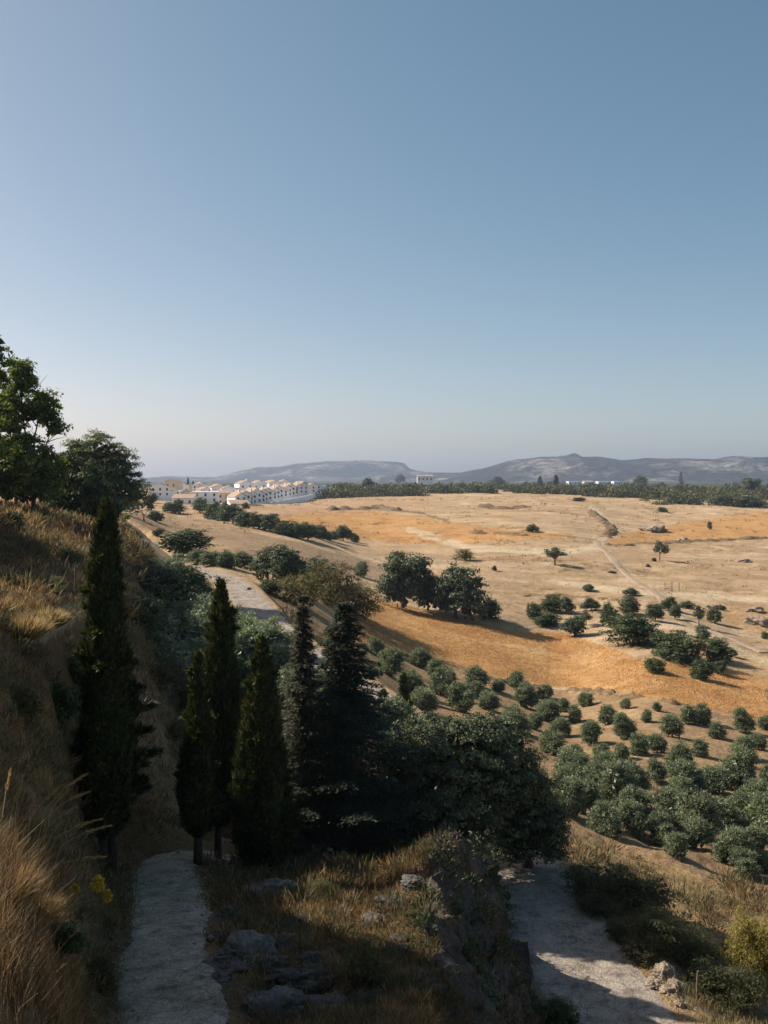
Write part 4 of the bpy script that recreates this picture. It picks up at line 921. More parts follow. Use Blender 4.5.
# ------------------------------------------------------------------ bushes of the verge and the foreground
for a in (('weed', 600, 898, 80, 40, 'green-grey bramble where the road meets the oak shade'),
          ('weed', 640, 915, 80, 44, 'largest bramble mound in the middle of the verge'),
          ('weed', 655, 948, 70, 44, 'bramble mound beside the lit stones of the verge'),
          ('brown', 595, 915, 46, 26, 'brown dry weeds at the road edge in the shade'),
          ('weed', 690, 966, 70, 40, 'bramble at the foot of the verge, left of the yellow bush'),
          ('weed', 722, 1000, 90, 44, 'low bramble below the yellow bush'),
          ('yellow', 752, 985, 66, 92, 'yellow-green airy bush at the right edge of the verge'),
          ('brown', 640, 962, 44, 24, 'pale dry weeds just above the lit stones'),
          ('weed', 618, 940, 34, 22, 'small dry tuft bush leaning over the road edge')):
    shrub(a[0], a[1], a[2], a[3], a[4], a[5], 'yellow_bush' if a[0] == 'yellow' else 'bramble', 'bush', ymin=29)
for a in (('weed', 372, 985, 66, 50, 'yellow-green weed bush on the bank at bottom centre'),
          ('dark', 462, 990, 60, 60, 'dark ivy bush on the shaded face of the outcrop, lower'),
          ('dark', 490, 930, 50, 60, 'dark ivy bush on the shaded face of the outcrop, upper'),
          ('brown', 470, 862, 60, 26, 'dry brown weeds crowning the outcrop'),
          ('dark', 560, 1030, 50, 36, 'dark bush at the bottom edge beside the road'),
          ('weed', 320, 900, 40, 18, 'low green weed behind the pale boulder')):
    shrub(a[0], a[1], a[2], a[3], a[4], a[5], 'weed_bush' if a[0] in ('weed', 'brown') else 'ivy_bush', 'bush', ymin=15)
for i, (px, py, w, h) in enumerate(((490, 888, 30, 22), (462, 893, 40, 24), (446, 920, 36, 26), (490, 935, 40, 34), (462, 965, 44, 36), (502, 985, 40, 36), (470, 1015, 56, 34))):
    shrub('dark' if i % 3 else 'oak', px, py, w, h, 'dark scrub bush on the shaded rocky outcrop, %s of the seven from its top down' % ORD[i], 'scrub_bush', 'bush', 'scrub on the outcrop', ymin=20)
for a in (('brown', 30, 560, 40, 22, 'brown dry scrub bush on the shaded slope, below the round bush'), ('dark', 70, 565, 30, 20, 'dark scrub bush on the shaded slope, left of the tall cypress top'),
          ('brown', 110, 560, 40, 22, 'brown scrub bush just behind the tall cypress, upper slope'), ('weed', 50, 590, 34, 16, 'grey weed bush behind the lit mound'), ('brown', 140, 570, 40, 24, 'brown scrub bush at the left end of the picket fence'),
          ('dark', 80, 690, 40, 40, 'dark bush under the cut edge of the lit mound'), ('dark', 60, 720, 44, 44, 'dark weed bush on the near bank, below the lit mound'), ('brown', 78, 770, 40, 50, 'dark brown weeds on the bank left of the cypress trunk'),
          ('brown', 20, 720, 60, 40, 'brown dead weed bush on the near bank at the left edge'), ('dark', 92, 830, 36, 40, 'dark bush against the foot of the tall cypress'), ('dark', 60, 960, 60, 44, 'dark weed bush on the near bank above the bottom left corner'), ('brown', 96, 985, 40, 36, 'brown weed bush leaning over the left edge of the path')):
    shrub(a[0], a[1], a[2], a[3], a[4], a[5], 'slope_bush', 'bush', ymin=5 if a[2] > 700 else 24)
for i, (px, py, w, h) in enumerate(((178, 506, 10, 8), (201, 507, 10, 9), (216, 508, 9, 8), (226, 510, 10, 9), (246, 509, 9, 8), (195, 499, 7, 8), (330, 495, 12, 8), (152, 503, 14, 12))):
    shrub('dark', px, py, w, h, 'small dark tree among the white houses, %s from the left' % ['third', 'fifth', 'sixth', 'seventh', 'eighth', 'fourth', 'last', 'first'][i], 'village_tree', 'tree', 'trees among the village houses', ymin=300)
# ------------------------------------------------------------------ rocks
def boulder_mesh(name, mat, seed, sub=5, rough=0.6):
    import bmesh
    bm = bmesh.new(); bmesh.ops.create_icosphere(bm, subdivisions=sub, radius=1.0)
    V = np.array([v.co[:] for v in bm.verts]); F_ = np.array([[v.index for v in f.verts] for f in bm.faces]); bm.free()
    a = fbm(V[:, 0] * 1.3 + V[:, 2], V[:, 1] * 1.3 - V[:, 2] * .7, seed, 4); b_ = fbm(V[:, 1] * 3 + V[:, 2] * 2, V[:, 0] * 3 - V[:, 2], seed + 7, 4)
    step = np.floor(a * 5) / 5
    c_ = np.abs(fbm(V[:, 0] * 5 + V[:, 2] * 3, V[:, 1] * 5 - V[:, 2] * 4, seed + 11, 4))
    V = V * (1 + rough * (0.6 * a + 0.5 * step + 0.45 * b_ - 0.5 * c_))[:, None]
    V[:, 2] = np.maximum(V[:, 2], -0.5)
    return np_mesh(name, V, F_, mat)
def boulder(px, pyb, wpx, hpx, label, mat, seed, ymin, name='boulder', depth=1.0):
    p = at(px, pyb, ymin); k = p.y / FPX
    o = link(name, boulder_mesh(name, M[mat], seed)); o.location = (p.x, p.y, p.z + hpx * k * 0.05)
    o.scale = (wpx * k * .52, wpx * k * .5 * depth, hpx * k * (.62 if ymin > 40 else .44)); o.rotation_euler = (0, 0, seed)
    return tag(o, label, 'rock')
for a in ((272, 896, 46, 26, 'pale grey boulder with a split top beside the broad cypress', 'rock', 1, 22),
          (248, 962, 76, 40, 'wide low grey rock ledge along the right side of the path', 'rock', 2, 17),
          (300, 985, 64, 34, 'dark flat rock among dry grass right of the path ledge', 'darkrock', 3, 16),
          (232, 915, 30, 16, 'small grey rock at the path edge under the pale boulder', 'rock', 4, 20),
          (236, 868, 20, 9, 'flat pale stone at the foot of the narrow cypress', 'rock', 5, 28),
          (270, 1010, 60, 30, 'grey rock at the bottom edge beside the path', 'rock', 6, 15),
          (330, 1010, 50, 26, 'pale rough stone at the bottom edge under the weeds', 'rock', 7, 15),
          (318, 888, 40, 12, 'low pale rock rib behind the boulder', 'rock', 8, 24),
          (374, 866, 20, 12, 'tan stone beside the lit gap under the oak', 'tanrock', 9, 34),
          (640, 955, 22, 10, 'low pale stone at the upper end of the lit verge stones', 'tanrock', 10, 30),
          (664, 976, 26, 18, 'largest tan stone of the verge heap', 'tanrock', 11, 30),
          (654, 986, 18, 12, 'tan stone at the left of the verge heap', 'tanrock', 12, 30),
          (676, 988, 18, 12, 'tan stone at the right of the verge heap', 'tanrock', 13, 30),
          (682, 1006, 14, 10, 'small round pale stone alone below the verge heap', 'tanrock', 14, 29),
          (668, 992, 16, 9, 'flat tan stone at the foot of the verge heap', 'tanrock', 15, 30),
          (744, 562, 14, 4, 'low stone heap far right on the pale field', 'tanrock', 16, 120),
          (652, 531, 30, 8, 'wide pale rock mound in the far orange field', 'tanrock', 17, 200),
          (682, 541, 12, 5, 'small rock heap on the far field bank', 'tanrock', 18, 200),
          (758, 624, 28, 11, 'large pale boulder at the right edge beyond the belt', 'tanrock', 19, 120),
          (752, 611, 20, 6, 'flat pale boulder above the large one at the right edge', 'tanrock', 20, 120),
          (712, 608, 18, 8, 'pale domed boulder beside the pale side track', 'tanrock', 21, 120),
          (612, 573, 7, 3, 'tiny stone on the pale field left of the track', 'darkrock', 22, 120),
          (648, 567, 5, 4, 'tiny dark stone on the pale field right of the track', 'darkrock', 23, 120),
          (249, 590, 6, 4, 'small stone at the right edge of the road bend', 'darkrock', 24, 100)):
    boulder(*a)

spots = [(258, 915, 26, 12), (292, 925, 30, 14), (340, 915, 28, 14), (372, 925, 32, 16), (350, 955, 36, 16), (395, 905, 34, 16), (412, 885, 30, 16), (400, 950, 36, 18), (285, 945, 34, 14), (420, 985, 40, 20), (366, 1005, 40, 18), (226, 940, 18, 9), (222, 980, 22, 10), (312, 960, 30, 12)]
for i, (px, py, w_, h_) in enumerate(sorted(spots)):
    boulder(px, py, w_, h_, 'dark broken stone sunk in the bank beside the outcrop, %s of fourteen from path' % ORD[i], 'darkrock' if i % 3 else 'rock', 40 + i, 15, name='broken_stone')
def pebbles():
    r = np.random.default_rng(5); C_ = []; S_ = []
    for pts, half, n in ((resample(PATH, .2), 1.15, 700), (resample(ROAD, .3), 2.15, 900)):
        k = r.integers(0, len(pts), n); k = k[(pts[k, 1] < 75)]; t = np.gradient(pts[:, :2], axis=0); t = unit(t)
        o = np.sign(r.normal(size=len(k))) * half * np.clip(1 - np.abs(r.normal(size=len(k))) * .35, -.2, 1.15) * r.uniform(.85, 1.1, len(k))
        x = pts[k, 0] + t[k, 1] * o; y = pts[k, 1] - t[k, 0] * o
        C_.append(np.stack([x, y, samp(GZ, x, y) + .04], 1)); S_.append(.0008 * y * r.lognormal(.2, .55, len(k)) + .008)
    C_ = np.vstack(C_); S_ = np.concatenate(S_); n = len(C_)
    oc_ = np.array([(1, 0, 0), (0, 1, 0), (-1, 0, 0), (0, -1, 0), (0, 0, .7), (0, 0, -.7)], float)
    V = C_[:, None, :] + oc_[None] * S_[:, None, None] * r.uniform(.6, 1.4, (n, 6, 1))
    f = np.array([(0, 1, 4), (1, 2, 4), (2, 3, 4), (3, 0, 4), (1, 0, 5), (2, 1, 5), (3, 2, 5), (0, 3, 5)])
    o = link('loose_stones', np_mesh('loose_stones', V.reshape(-1, 3), (np.arange(n)[:, None, None] * 6 + f[None]).reshape(-1, 3), M['tanrock'])); o['kind'] = 'stuff'
pebbles()
# rough face of the outcrop between the path bank and the road
pu = np.linspace(420, 530, 210); yv = np.exp(np.linspace(math.log(20.0), math.log(37.0), 190))
PU, YV = np.meshgrid(pu, yv); X = (PU - CX) / FPX * YV
edge = np.minimum(np.minimum((PU - 420) / 12, (530 - PU) / 8), np.minimum((YV - 20.0) / 1.5, (37.0 - YV) / 2)); edge = np.clip(edge, 0, 1)
rd = np.abs(fbm(X / 1.6, YV / 1.6, 91, 5)); st = np.floor(fbm(X / .9, YV / .9, 93, 3) * 4) / 4
Zp = samp(GZ, X, YV) - 0.25 + edge * (0.62 + 0.8 * (0.5 - rd) + 0.4 * st)
X2 = X + edge * (0.15 + 0.6 * fbm(Zp / 1.0, YV / 1.0, 95, 5)); Y2 = YV + edge * 0.5 * fbm(Zp / 1.0, X / 1.0, 97, 4)
ix = np.arange(X.size).reshape(X.shape)
F_ = np.stack([ix[:-1, :-1], ix[:-1, 1:], ix[1:, 1:], ix[1:, :-1]], -1).reshape(-1, 4)
kk = np.argwhere(edge > .25); r = np.random.default_rng(8); kk = kk[r.choice(len(kk), 300)]; kk = kk[fbm(X2[kk[:, 0], kk[:, 1]] / 1.2, Y2[kk[:, 0], kk[:, 1]] / 1.5, 191, 3) > -.12]
cI = np.stack([X2[kk[:, 0], kk[:, 1]], Y2[kk[:, 0], kk[:, 1]], Zp[kk[:, 0], kk[:, 1]]], 1); ci = np.repeat(np.arange(len(cI)), 60)
e = sph(r, len(ci)); e[:, 2] = np.abs(e[:, 2]); rI = r.uniform(.12, .42, len(cI))[ci][:, None]
tI = np.array([(0.04, 0.06, 0.03), (0.07, 0.075, 0.04), (0.10, 0.075, 0.045), (0.055, 0.075, 0.035)])[r.integers(0, 4, len(cI))][ci] * r.uniform(.7, 1.3, (len(ci), 1))
ov = link('outcrop_scrub', leaf_mesh('outcrop_scrub', cI[ci] + e * rI * (r.random((len(ci), 1)) ** .4), e + r.normal(size=e.shape) * .5, rI[:, 0] * .4, rI[:, 0] * .14, M['leaf_dark'], tI, r)); ov['kind'] = 'stuff'
o = link('rock_outcrop', np_mesh('rock_outcrop', np.stack([X2, Y2, Zp], -1).reshape(-1, 3), F_, M['darkrock']))
tag(o, 'dark rocky outcrop falling to the gravel road below the big oak', 'rock outcrop')

# ------------------------------------------------------------------ grass
def blades(name, X, Y, Z, L, Wd, tint, lean=0.45, r=rng):
    n = len(X); a = r.uniform(0, 6.283, n)
    out = np.stack([np.cos(a), np.sin(a), 0 * a], 1); ln = lean * r.random(n)[:, None]
    b0 = np.stack([X, Y, Z], 1); L = L[:, None]
    m1 = b0 + (out * ln * 0.35 + np.array([0, 0, .55])) * L; tp = b0 + (out * ln * 1.1 + np.array([0, 0, 1.0])) * L
    # face each blade across a random direction
    a2 = r.uniform(0, 6.283, n); sd_ = np.stack([np.cos(a2), np.sin(a2), 0 * a2], 1) * Wd[:, None] * .5
    V = np.stack([b0 - sd_, b0 + sd_, m1 + sd_ * .8, m1 - sd_ * .8, tp + sd_ * .25, tp - sd_ * .25], 1).reshape(-1, 3)
    q = np.arange(n)[:, None] * 6
    F_ = np.concatenate([q + np.array([[0, 1, 2, 3]]), q + np.array([[3, 2, 4, 5]])], 0)
    o = link(name, np_mesh(name, V, F_, M['straw'], np.repeat(tint, 6, 0))); o['kind'] = 'stuff'; return o
r = np.random.default_rng(15)
nC = 42000
gx_ = r.uniform(-120, 880, nC); gy_ = np.exp(r.uniform(math.log(3.5), math.log(112), nC))
X0 = (gx_ - CX) / FPX * gy_
pj = np.clip(HZ - FPX * samp(GZ, X0, gy_) / gy_, -200, 3000)
dP = samp(DP, X0, gy_); dR = samp(DR, X0, gy_); oc = samp(orch.astype(float), X0, gy_)
dens = 0.30 + 1.3 * fbm(X0 / 3, gy_ / 3, 111, 4) + 0.1
keep = (dP > .68 + .5 * r.random(nC)) & ((gy_ < 62) | ((X0 < -4) & (pj > 505))) & (dR > 2.3) & (oc < 0.5) & (pj < 1120) & (r.random(nC) < np.clip(dens + .5 * ((gx_ < 150) & (gy_ < 16)) + .35 * ((gx_ > 320) & (gx_ < 470) & (gy_ < 34)), 0.08, 1))
keep &= ~(inpoly(gx_, pj, [(28, 640), (40, 622), (62, 602), (88, 596), (92, 612), (66, 630), (46, 648)]) & (gy_ > 24))
X0, Y0, gp = X0[keep], gy_[keep], gx_[keep]
nb = 15
ci = np.repeat(np.arange(len(X0)), nb)
sp = np.clip(Y0 * 0.006, 0.05, 0.22)[ci]
X = X0[ci] + r.normal(size=len(ci)) * sp; Y = Y0[ci] + r.normal(size=len(ci)) * sp
hgt = np.clip(0.10 + 0.36 * np.clip(fbm(X0 / 4, Y0 / 4, 113, 3) + .35, 0, 1), 0.08, .5)[ci] * r.uniform(.5, 1.25, len(ci))
hgt = np.where(samp(DP, X, Y) < 1.9, hgt * .5, hgt); hgt = np.where((gp[ci] < 130) & (Y < 9), hgt * .8, hgt)
wd = np.maximum(0.004, 0.00075 * np.minimum(Y, 60)) * r.uniform(.6, 1.3, len(ci))
cA = np.array([(0.34, 0.25, 0.14), (0.22, 0.15, 0.085), (0.43, 0.34, 0.21), (0.15, 0.105, 0.062), (0.27, 0.175, 0.085)])
cG = np.array([(0.16, 0.16, 0.075), (0.11, 0.12, 0.06), (0.30, 0.25, 0.12), (0.34, 0.25, 0.13)])
cl = r.integers(0, 5, len(X0)); cl2 = r.integers(0, 4, len(X0))
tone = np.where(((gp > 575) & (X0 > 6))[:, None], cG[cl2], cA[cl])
tone = np.where(((gp > 210) & (gp < 545) & (Y0 < 36))[:, None], tone * .6, tone)  # centre bank: shade painted into the grass by a darker tint
tone = np.where(((gp < 120) & (Y0 < 12))[:, None], tone * .6, tone)  # near left bank: blades tinted down to stand for shade
tone = tone * (1 + 0.45 * fbm(X0 / 2.5, Y0 / 2.5, 117, 3))[:, None]
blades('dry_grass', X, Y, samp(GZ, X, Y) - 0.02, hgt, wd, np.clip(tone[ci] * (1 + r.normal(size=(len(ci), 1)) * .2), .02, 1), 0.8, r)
# low dry scrub and weeds that roughen the banks and the hollow
n = 16000
gx_ = r.uniform(-60, 800, n); gy_ = np.exp(r.uniform(math.log(6), math.log(118), n)); X0 = (gx_ - CX) / FPX * gy_
pj = HZ - FPX * samp(GZ, X0, gy_) / gy_
dn = fbm(X0 / 4 + 9, gy_ / 5, 121, 4) + .12 + .3 * ((gx_ < 150) | ((gx_ > 215) & (gx_ < 450) & (gy_ < 34)))
rocky = (gx_ > 424) & (gx_ < 535) & (gy_ > 19) & (gy_ < 37)
kp = (samp(DP, X0, gy_) > 1.35) & (samp(DR, X0, gy_) > 2.6) & (samp(orch.astype(float), X0, gy_) < .5) & ((gy_ < 60) | ((X0 < -2) & (pj > 508))) & (pj < 1100) & ((r.random(n) < np.clip(dn * 1.5, .06, 1)) | (rocky & (r.random(n) < .9)))
X0, Y0, gp, rocky = X0[kp], gy_[kp], gx_[kp], rocky[kp]
m_ = len(X0); ci = np.repeat(np.arange(m_), 46)
rad = np.clip(.012 * Y0 * r.uniform(.5, 1.6, m_), .12, .9)
e = sph(r, len(ci)); e[:, 2] = np.abs(e[:, 2])
Pb = np.stack([X0, Y0, samp(GZ, X0, Y0) - .03 + rocky * .25], 1)[ci] + e * (rad[ci] * r.random(len(ci)) ** .4)[:, None] * np.array([1, 1, .75])
cs = np.array([(0.20, 0.13, 0.065), (0.13, 0.09, 0.05), (0.11, 0.12, 0.065), (0.30, 0.21, 0.11), (0.15, 0.15, 0.09), (0.08, 0.085, 0.045)])
cc_ = cs[np.where(rocky, r.choice([1, 2, 5, 5], m_), r.integers(0, 6, m_))] * r.uniform(.7, 1.3, (m_, 1))
o = link('dry_scrub', leaf_mesh('dry_scrub', Pb, unit(e + np.array([0, 0, .7]) + r.normal(size=e.shape) * .5), rad[ci] * r.uniform(.35, .8, len(ci)), np.maximum(.0008 * Y0, .007)[ci] * r.uniform(.7, 1.8, len(ci)), M['straw'], np.clip(cc_[ci] * (1 + r.normal(size=(len(ci), 1)) * .2), .01, 1), r)); o['kind'] = 'stuff'
n = 16000
gx_ = r.uniform(140, 800, n); gy_ = np.exp(r.uniform(math.log(115), math.log(720), n)); X0 = (gx_ - CX) / FPX * gy_
iso = np.abs(fbm(X0 / 38 + .6, gy_ / 24, 151, 4)); pt_ = fbm(X0 / 22, gy_ / 16, 171, 4)
kp = ((iso < .03) & (r.random(n) < .8)) | (r.random(n) < np.clip(pt_ * .9 - .1, .015, .5))
X0, Y0 = X0[kp], gy_[kp]; m_ = len(X0); ci = np.repeat(np.arange(m_), 9)
rad = np.clip(.0016 * Y0 * r.uniform(.5, 1.7, m_), .18, 1.2)
e = sph(r, len(ci)); e[:, 2] = np.abs(e[:, 2])
Pb = np.stack([X0, Y0, samp(GZ, X0, Y0)], 1)[ci] + e * (rad[ci] * r.random(len(ci)) ** .4)[:, None] * np.array([1.3, 1, .5])
cs = np.array([(0.30, 0.20, 0.10), (0.20, 0.14, 0.075), (0.13, 0.125, 0.07), (0.40, 0.29, 0.16), (0.45, 0.30, 0.14)])
cc_ = cs[r.integers(0, 5, m_)]
o = link('field_weeds', leaf_mesh('field_weeds', Pb, e + np.array([0, 0, .4]), rad[ci] * .7, rad[ci] * .3, M['straw'], cc_[ci] * (1 + r.normal(size=(len(ci), 1)) * .15), r)); o['kind'] = 'stuff'
# stubble and seed heads that give the crop its nap
n = 110000
gx_ = r.uniform(322, 800, n); gy_ = r.uniform(112, 235, n); X = (gx_ - CX) / FPX * gy_
pj = HZ - FPX * samp(GZ, X, gy_) / gy_
kp = inpoly(gx_, pj, OR3) & (fbm(X / 7, gy_ / 7, 115, 4) > -0.25)
X, Y = X[kp], gy_[kp]; n = len(X)
tc = np.array([(0.50, 0.28, 0.115), (0.56, 0.37, 0.18), (0.42, 0.22, 0.085)])[r.integers(0, 3, n)]
blades('crop_stubble', X, Y, samp(GZ, X, Y) - .05, r.uniform(.12, .30, n), r.uniform(.04, .10, n), tc * (1 + r.normal(size=(n, 1)) * .12), 0.5, r)

# tall oat-like stalks on the near bank at the left, each a plant of its own
rr = random.Random(9)
def stalk(px, py, tx, ty, label, ymin):
    g0 = at(px, py, ymin); y = g0.y; root = g0 - Vector((0, 0, .03))
    tip = Vector(P3(tx, ty, y + 0.1)) - root
    t = thing('grass_stalk', root, label, 'grass stalk', 'tall dry grass stalks on the near left bank')
    bend = Vector((tip.x * .22, 0, tip.z * .5 + .10 * tip.length))
    pts = [Vector((0, 0, 0)), bend * .5, bend, bend.lerp(tip, .5) + Vector((0, 0, .04 * tip.length)), tip]
    s_ = y / 1000
    mb = MB(); mb.tube(pts, [.55 * s_, .5 * s_, .45 * s_, .35 * s_, .15 * s_], 5); mb.build('stem', M['stem'], t)
    q = np.random.default_rng(int(px * 7 + ty)); n = 150; s2 = q.random(n); a = np.array(pts[3]); b_ = np.array(pts[4])
    P_ = a + (b_ - a) * s2[:, None] + q.normal(size=(n, 3)) * s_ * .75 * (1.1 - s2)[:, None]
    D_ = unit(np.repeat([b_ - a], n, 0)) + q.normal(size=(n, 3)) * .16
    link('seed_head', leaf_mesh('seed_head', P_, D_, q.uniform(3, 7, n) * s_, .7 * s_, M['straw'], tinted(n, [(0.52, 0.36, 0.17), (0.62, 0.46, 0.24), (0.40, 0.26, 0.12)], q, .15), q), t)
names = ['leftmost upright', 'second upright', 'third, short upright', 'fourth, leaning right', 'longest, leaning far right', 'middle, leaning right', 'thick golden, leaning right', 'lower, bowed right', 'lowest, nearly level', 'thin, between the uprights', 'short, beside the longest', 'bent, above the yellow flowers']
st = [((2, 870), (10, 772)), ((14, 866), (22, 778)), ((28, 862), (33, 798)), ((24, 856), (56, 790)), ((34, 858), (85, 775)), ((40, 856), (74, 808)), ((38, 848), (88, 792)), ((44, 866), (98, 820)), ((50, 874), (108, 826)), ((8, 856), (19, 790)), ((46, 838), (66, 792)), ((52, 876), (102, 857))]
for nm, (a, b_) in zip(names, st):
    stalk(a[0], a[1], b_[0], b_[1], 'dry straw grass stalk on the near left bank: %s' % nm, 3.5)
q = np.random.default_rng(3)
def tussock(px, py, ymin, n, L, label, cols):
    b0 = at(px, py, ymin); s_ = b0.y / 1000
    a = q.uniform(0, 6.283, n); s = q.random(n) ** .5
    out = np.stack([np.cos(a), np.sin(a), 0 * a], 1)
    P_ = out * (s * L * .32)[:, None]; D_ = out * (s * .85)[:, None] + np.array([0.18, 0, .75]) + q.normal(size=(n, 3)) * .15
    o = link('grass_tussock', leaf_mesh('grass_tussock', P_, D_, L * q.uniform(.4, 1.1, n), 1.0 * s_, M['straw'], tinted(n, cols, q, .25), q, .02)); o.location = b0 - Vector((0, 0, .05))
    return tag(o, label, 'grass tussock')
tussock(6, 892, 3.5, 900, .19, 'thick dry tussock under the tall stalks at the left edge', [(0.24, 0.17, 0.09), (0.17, 0.115, 0.06), (0.32, 0.24, 0.14)])  # straw colours darkened to paint in the shade of the bank
tussock(40, 908, 3.5, 500, .13, 'fine pale tussock just right of the thick one', [(0.34, 0.24, 0.12), (0.40, 0.30, 0.16)])
tussock(22, 640, 20, 2600, .9, 'pale straw tussock on the lit mound above the dark bank', [(0.44, 0.36, 0.2), (0.34, 0.27, 0.14)])
tussock(48, 628, 20, 2200, .8, 'second pale tussock on the lit mound, nearer the little path', [(0.44, 0.36, 0.2), (0.34, 0.27, 0.14)])
# yellow umbel on the near bank
root = at(60, 930, 4); FY = root.y
t = thing('yellow_flower', root, 'yellow flat-headed flower on a thin stem beside the shaded path', 'flower')
for i, (px, py, s) in enumerate(((98, 884, .0065), (107, 896, .0042), (75, 889, .0025))):
    tip = Vector(P3(px, py, FY)) - root; s *= FY
    mb = MB(); mb.tube([Vector((0, 0, 0)), Vector((tip.x * .3, tip.y * .3, tip.z * .75)), tip], [.0008 * FY, .0006 * FY, .0004 * FY], 5); mb.build('stem', M['stem'], t)
    n = 220; d = sph(q, n); P_ = np.array(tip) + d * s * np.array([.75, .6, 1.1]) * (q.random((n, 1)) ** .4)
    link('flower_head', leaf_mesh('flower_head', P_, d, .0035 * FY, .003 * FY, M['petal'], tinted(n, [(.7, .5, .1)], q), q), t)
b0 = at(26, 1004, 3.5); e = Vector(P3(3, 926, b0.y + .1)); mb = MB(); mb.tube([Vector((0, 0, -.03)), (e - b0) * .5 + Vector((.02, 0, .02)), e - b0], [.001 * b0.y, .0009 * b0.y, .0006 * b0.y], 5)
o = mb.build('dry_stem', M['stem']); o.location = b0
tag(o, 'bare pale dead stem slanting across the dark bank at bottom left', 'dead stem')

# ------------------------------------------------------------------ fence, stakes, gate
a = at(146, 575, 60); b_ = at(178, 566, 60)
t = thing('picket_fence', a, 'short weathered picket fence on the slope above the road bend', 'fence')
n = 13
for i in range(n):
    f = i / (n - 1); x, y = a.x + (b_.x - a.x) * f, a.y + (b_.y - a.y) * f; z = gz(x, y) - a.z
    if i % 4 == 0:
        q_ = MB(); q_.box(x - a.x - .06, x - a.x + .06, y - a.y - .06, y - a.y + .06, z - .2, z + 1.5); q_.build('post', M['wood'], t)
    else:
        q_ = MB(); q_.box(x - a.x - .05, x - a.x + .05, y - a.y - .012, y - a.y + .012, z + .1, z + 1.35 + .05 * math.sin(i * 3)); q_.build('picket', M['wood'], t)
for h in (.4, 1.1):
    q_ = MB(); q_.tube([(0, 0.05, gz(a.x, a.y) - a.z + h), (b_.x - a.x, b_.y - a.y + .05, gz(b_.x, b_.y) - a.z + h)], [.04, .04], 4); q_.build('rail', M['wood'], t)
for px, py, h, lab in ((75, 600, 1.6, 'dark wooden post on the slope left of the tall cypress'), (143, 655, 1.4, 'thin wooden post on the bank right of the tall cypress'), (697, 1000, .95, 'thin wooden stake standing in the verge right of the stones')):
    p = at(px, py, 28); mb = MB(); mb.tube([(0, 0, -.2), (.01, 0, h * .6), (.03, 0, h)], [.05, .045, .035], 6)
    o = mb.build('wooden_post', M['wood']); o.location = p; tag(o, lab, 'post')
p = at(672, 591, 120)
t = thing('field_gate', p, 'small open barred gate across the foot of the field track', 'gate')
for x in (-1.6, 0, 1.6):
    q_ = MB(); q_.tube([(x, 0, -.2), (x, 0, 1.9)], [.09, .08], 6); q_.build('post', M['wood'], t)
for z in (.5, 1.0, 1.5):
    q_ = MB(); q_.tube([(-1.6, 0.05, z), (0, .05, z)], [.05, .05], 5); q_.build('bar', M['wood'], t)

# ------------------------------------------------------------------ the white village and the far villas
def house(px, pyb, w, d, h, rz, label, roof='gable', rh=1.6, mat='white', group=None, ymin=300, win=2, floors=2, chimney=False, yfix=None, name='house'):
    if yfix: p = Vector(((px - CX) / FPX * yfix, yfix, -(pyb - HZ) / FPX * yfix))
    else: p = at(px, pyb, ymin)
    t = thing(name, p, label, 'house', group, rz)
    mb = MB(); x, y = w / 2, d / 2
    if roof == 'gable':        # gable end looks towards -y
        mb.poly([(-x, -y, -3), (x, -y, -3), (x, -y, h), (0, -y, h + rh), (-x, -y, h), (-x, y, -3), (x, y, -3), (x, y, h), (0, y, h + rh), (-x, y, h)],
                [(0, 1, 2, 3, 4), (6, 5, 9, 8, 7), (1, 6, 7, 2), (5, 0, 4, 9)])
    else: mb.box(-x, x, -y, y, -3, h)
    mb.build('wall', M[mat], t)
    r_ = MB(); o_ = .3
    if roof == 'gable':
        for s in (-1, 1):
            a_ = (0, rh); b2 = (s * (x + o_), -o_ * rh / x)
            r_.poly([(a_[0], -y - .25, h + a_[1] + .05), (b2[0], -y - .25, h + b2[1] + .05), (b2[0], y + .25, h + b2[1] + .05), (a_[0], y + .25, h + a_[1] + .05),
                     (a_[0], -y - .25, h + a_[1] + .25), (b2[0], -y - .25, h + b2[1] + .25), (b2[0], y + .25, h + b2[1] + .25), (a_[0], y + .25, h + a_[1] + .25)],
                    [(4, 5, 6, 7), (3, 2, 1, 0), (0, 1, 5, 4), (1, 2, 6, 5), (2, 3, 7, 6)])
    elif roof == 'shed':
        r_.poly([(-x - o_, -y - o_, h + .02), (x + o_, -y - o_, h + .02), (x + o_, y + o_, h + rh), (-x - o_, y + o_, h + rh), (-x - o_, -y - o_, h + .25), (x + o_, -y - o_, h + .25), (x + o_, y + o_, h + rh + .25), (-x - o_, y + o_, h + rh + .25)],
                [(4, 5, 6, 7), (3, 2, 1, 0), (0, 1, 5, 4), (1, 2, 6, 5), (2, 3, 7, 6), (3, 0, 4, 7)])
    else:
        r_.box(-x - .1, x + .1, -y - .1, y + .1, h + .003, h + .5)
    rf = r_.build('roof', M['tile'] if roof != 'flat' else M[mat], t)
    if chimney:
        c_ = MB(); c_.box(x * .3, x * .3 + .9, 0, .9, h + .3, h + rh + 1.3); c_.build('chimney', M[mat], rf)
    for fl in range(floors):
        for k in range(win):
            cx_ = (k + .5) / win * w - x; zz = 1.0 + fl * (h - .3) / floors
            q_ = MB(); q_.box(cx_ - .5, cx_ + .5, -y - .05, -y + .1, zz, zz + 1.4); q_.build('window', M['pane'], t)
    return t
ord_ = ORD
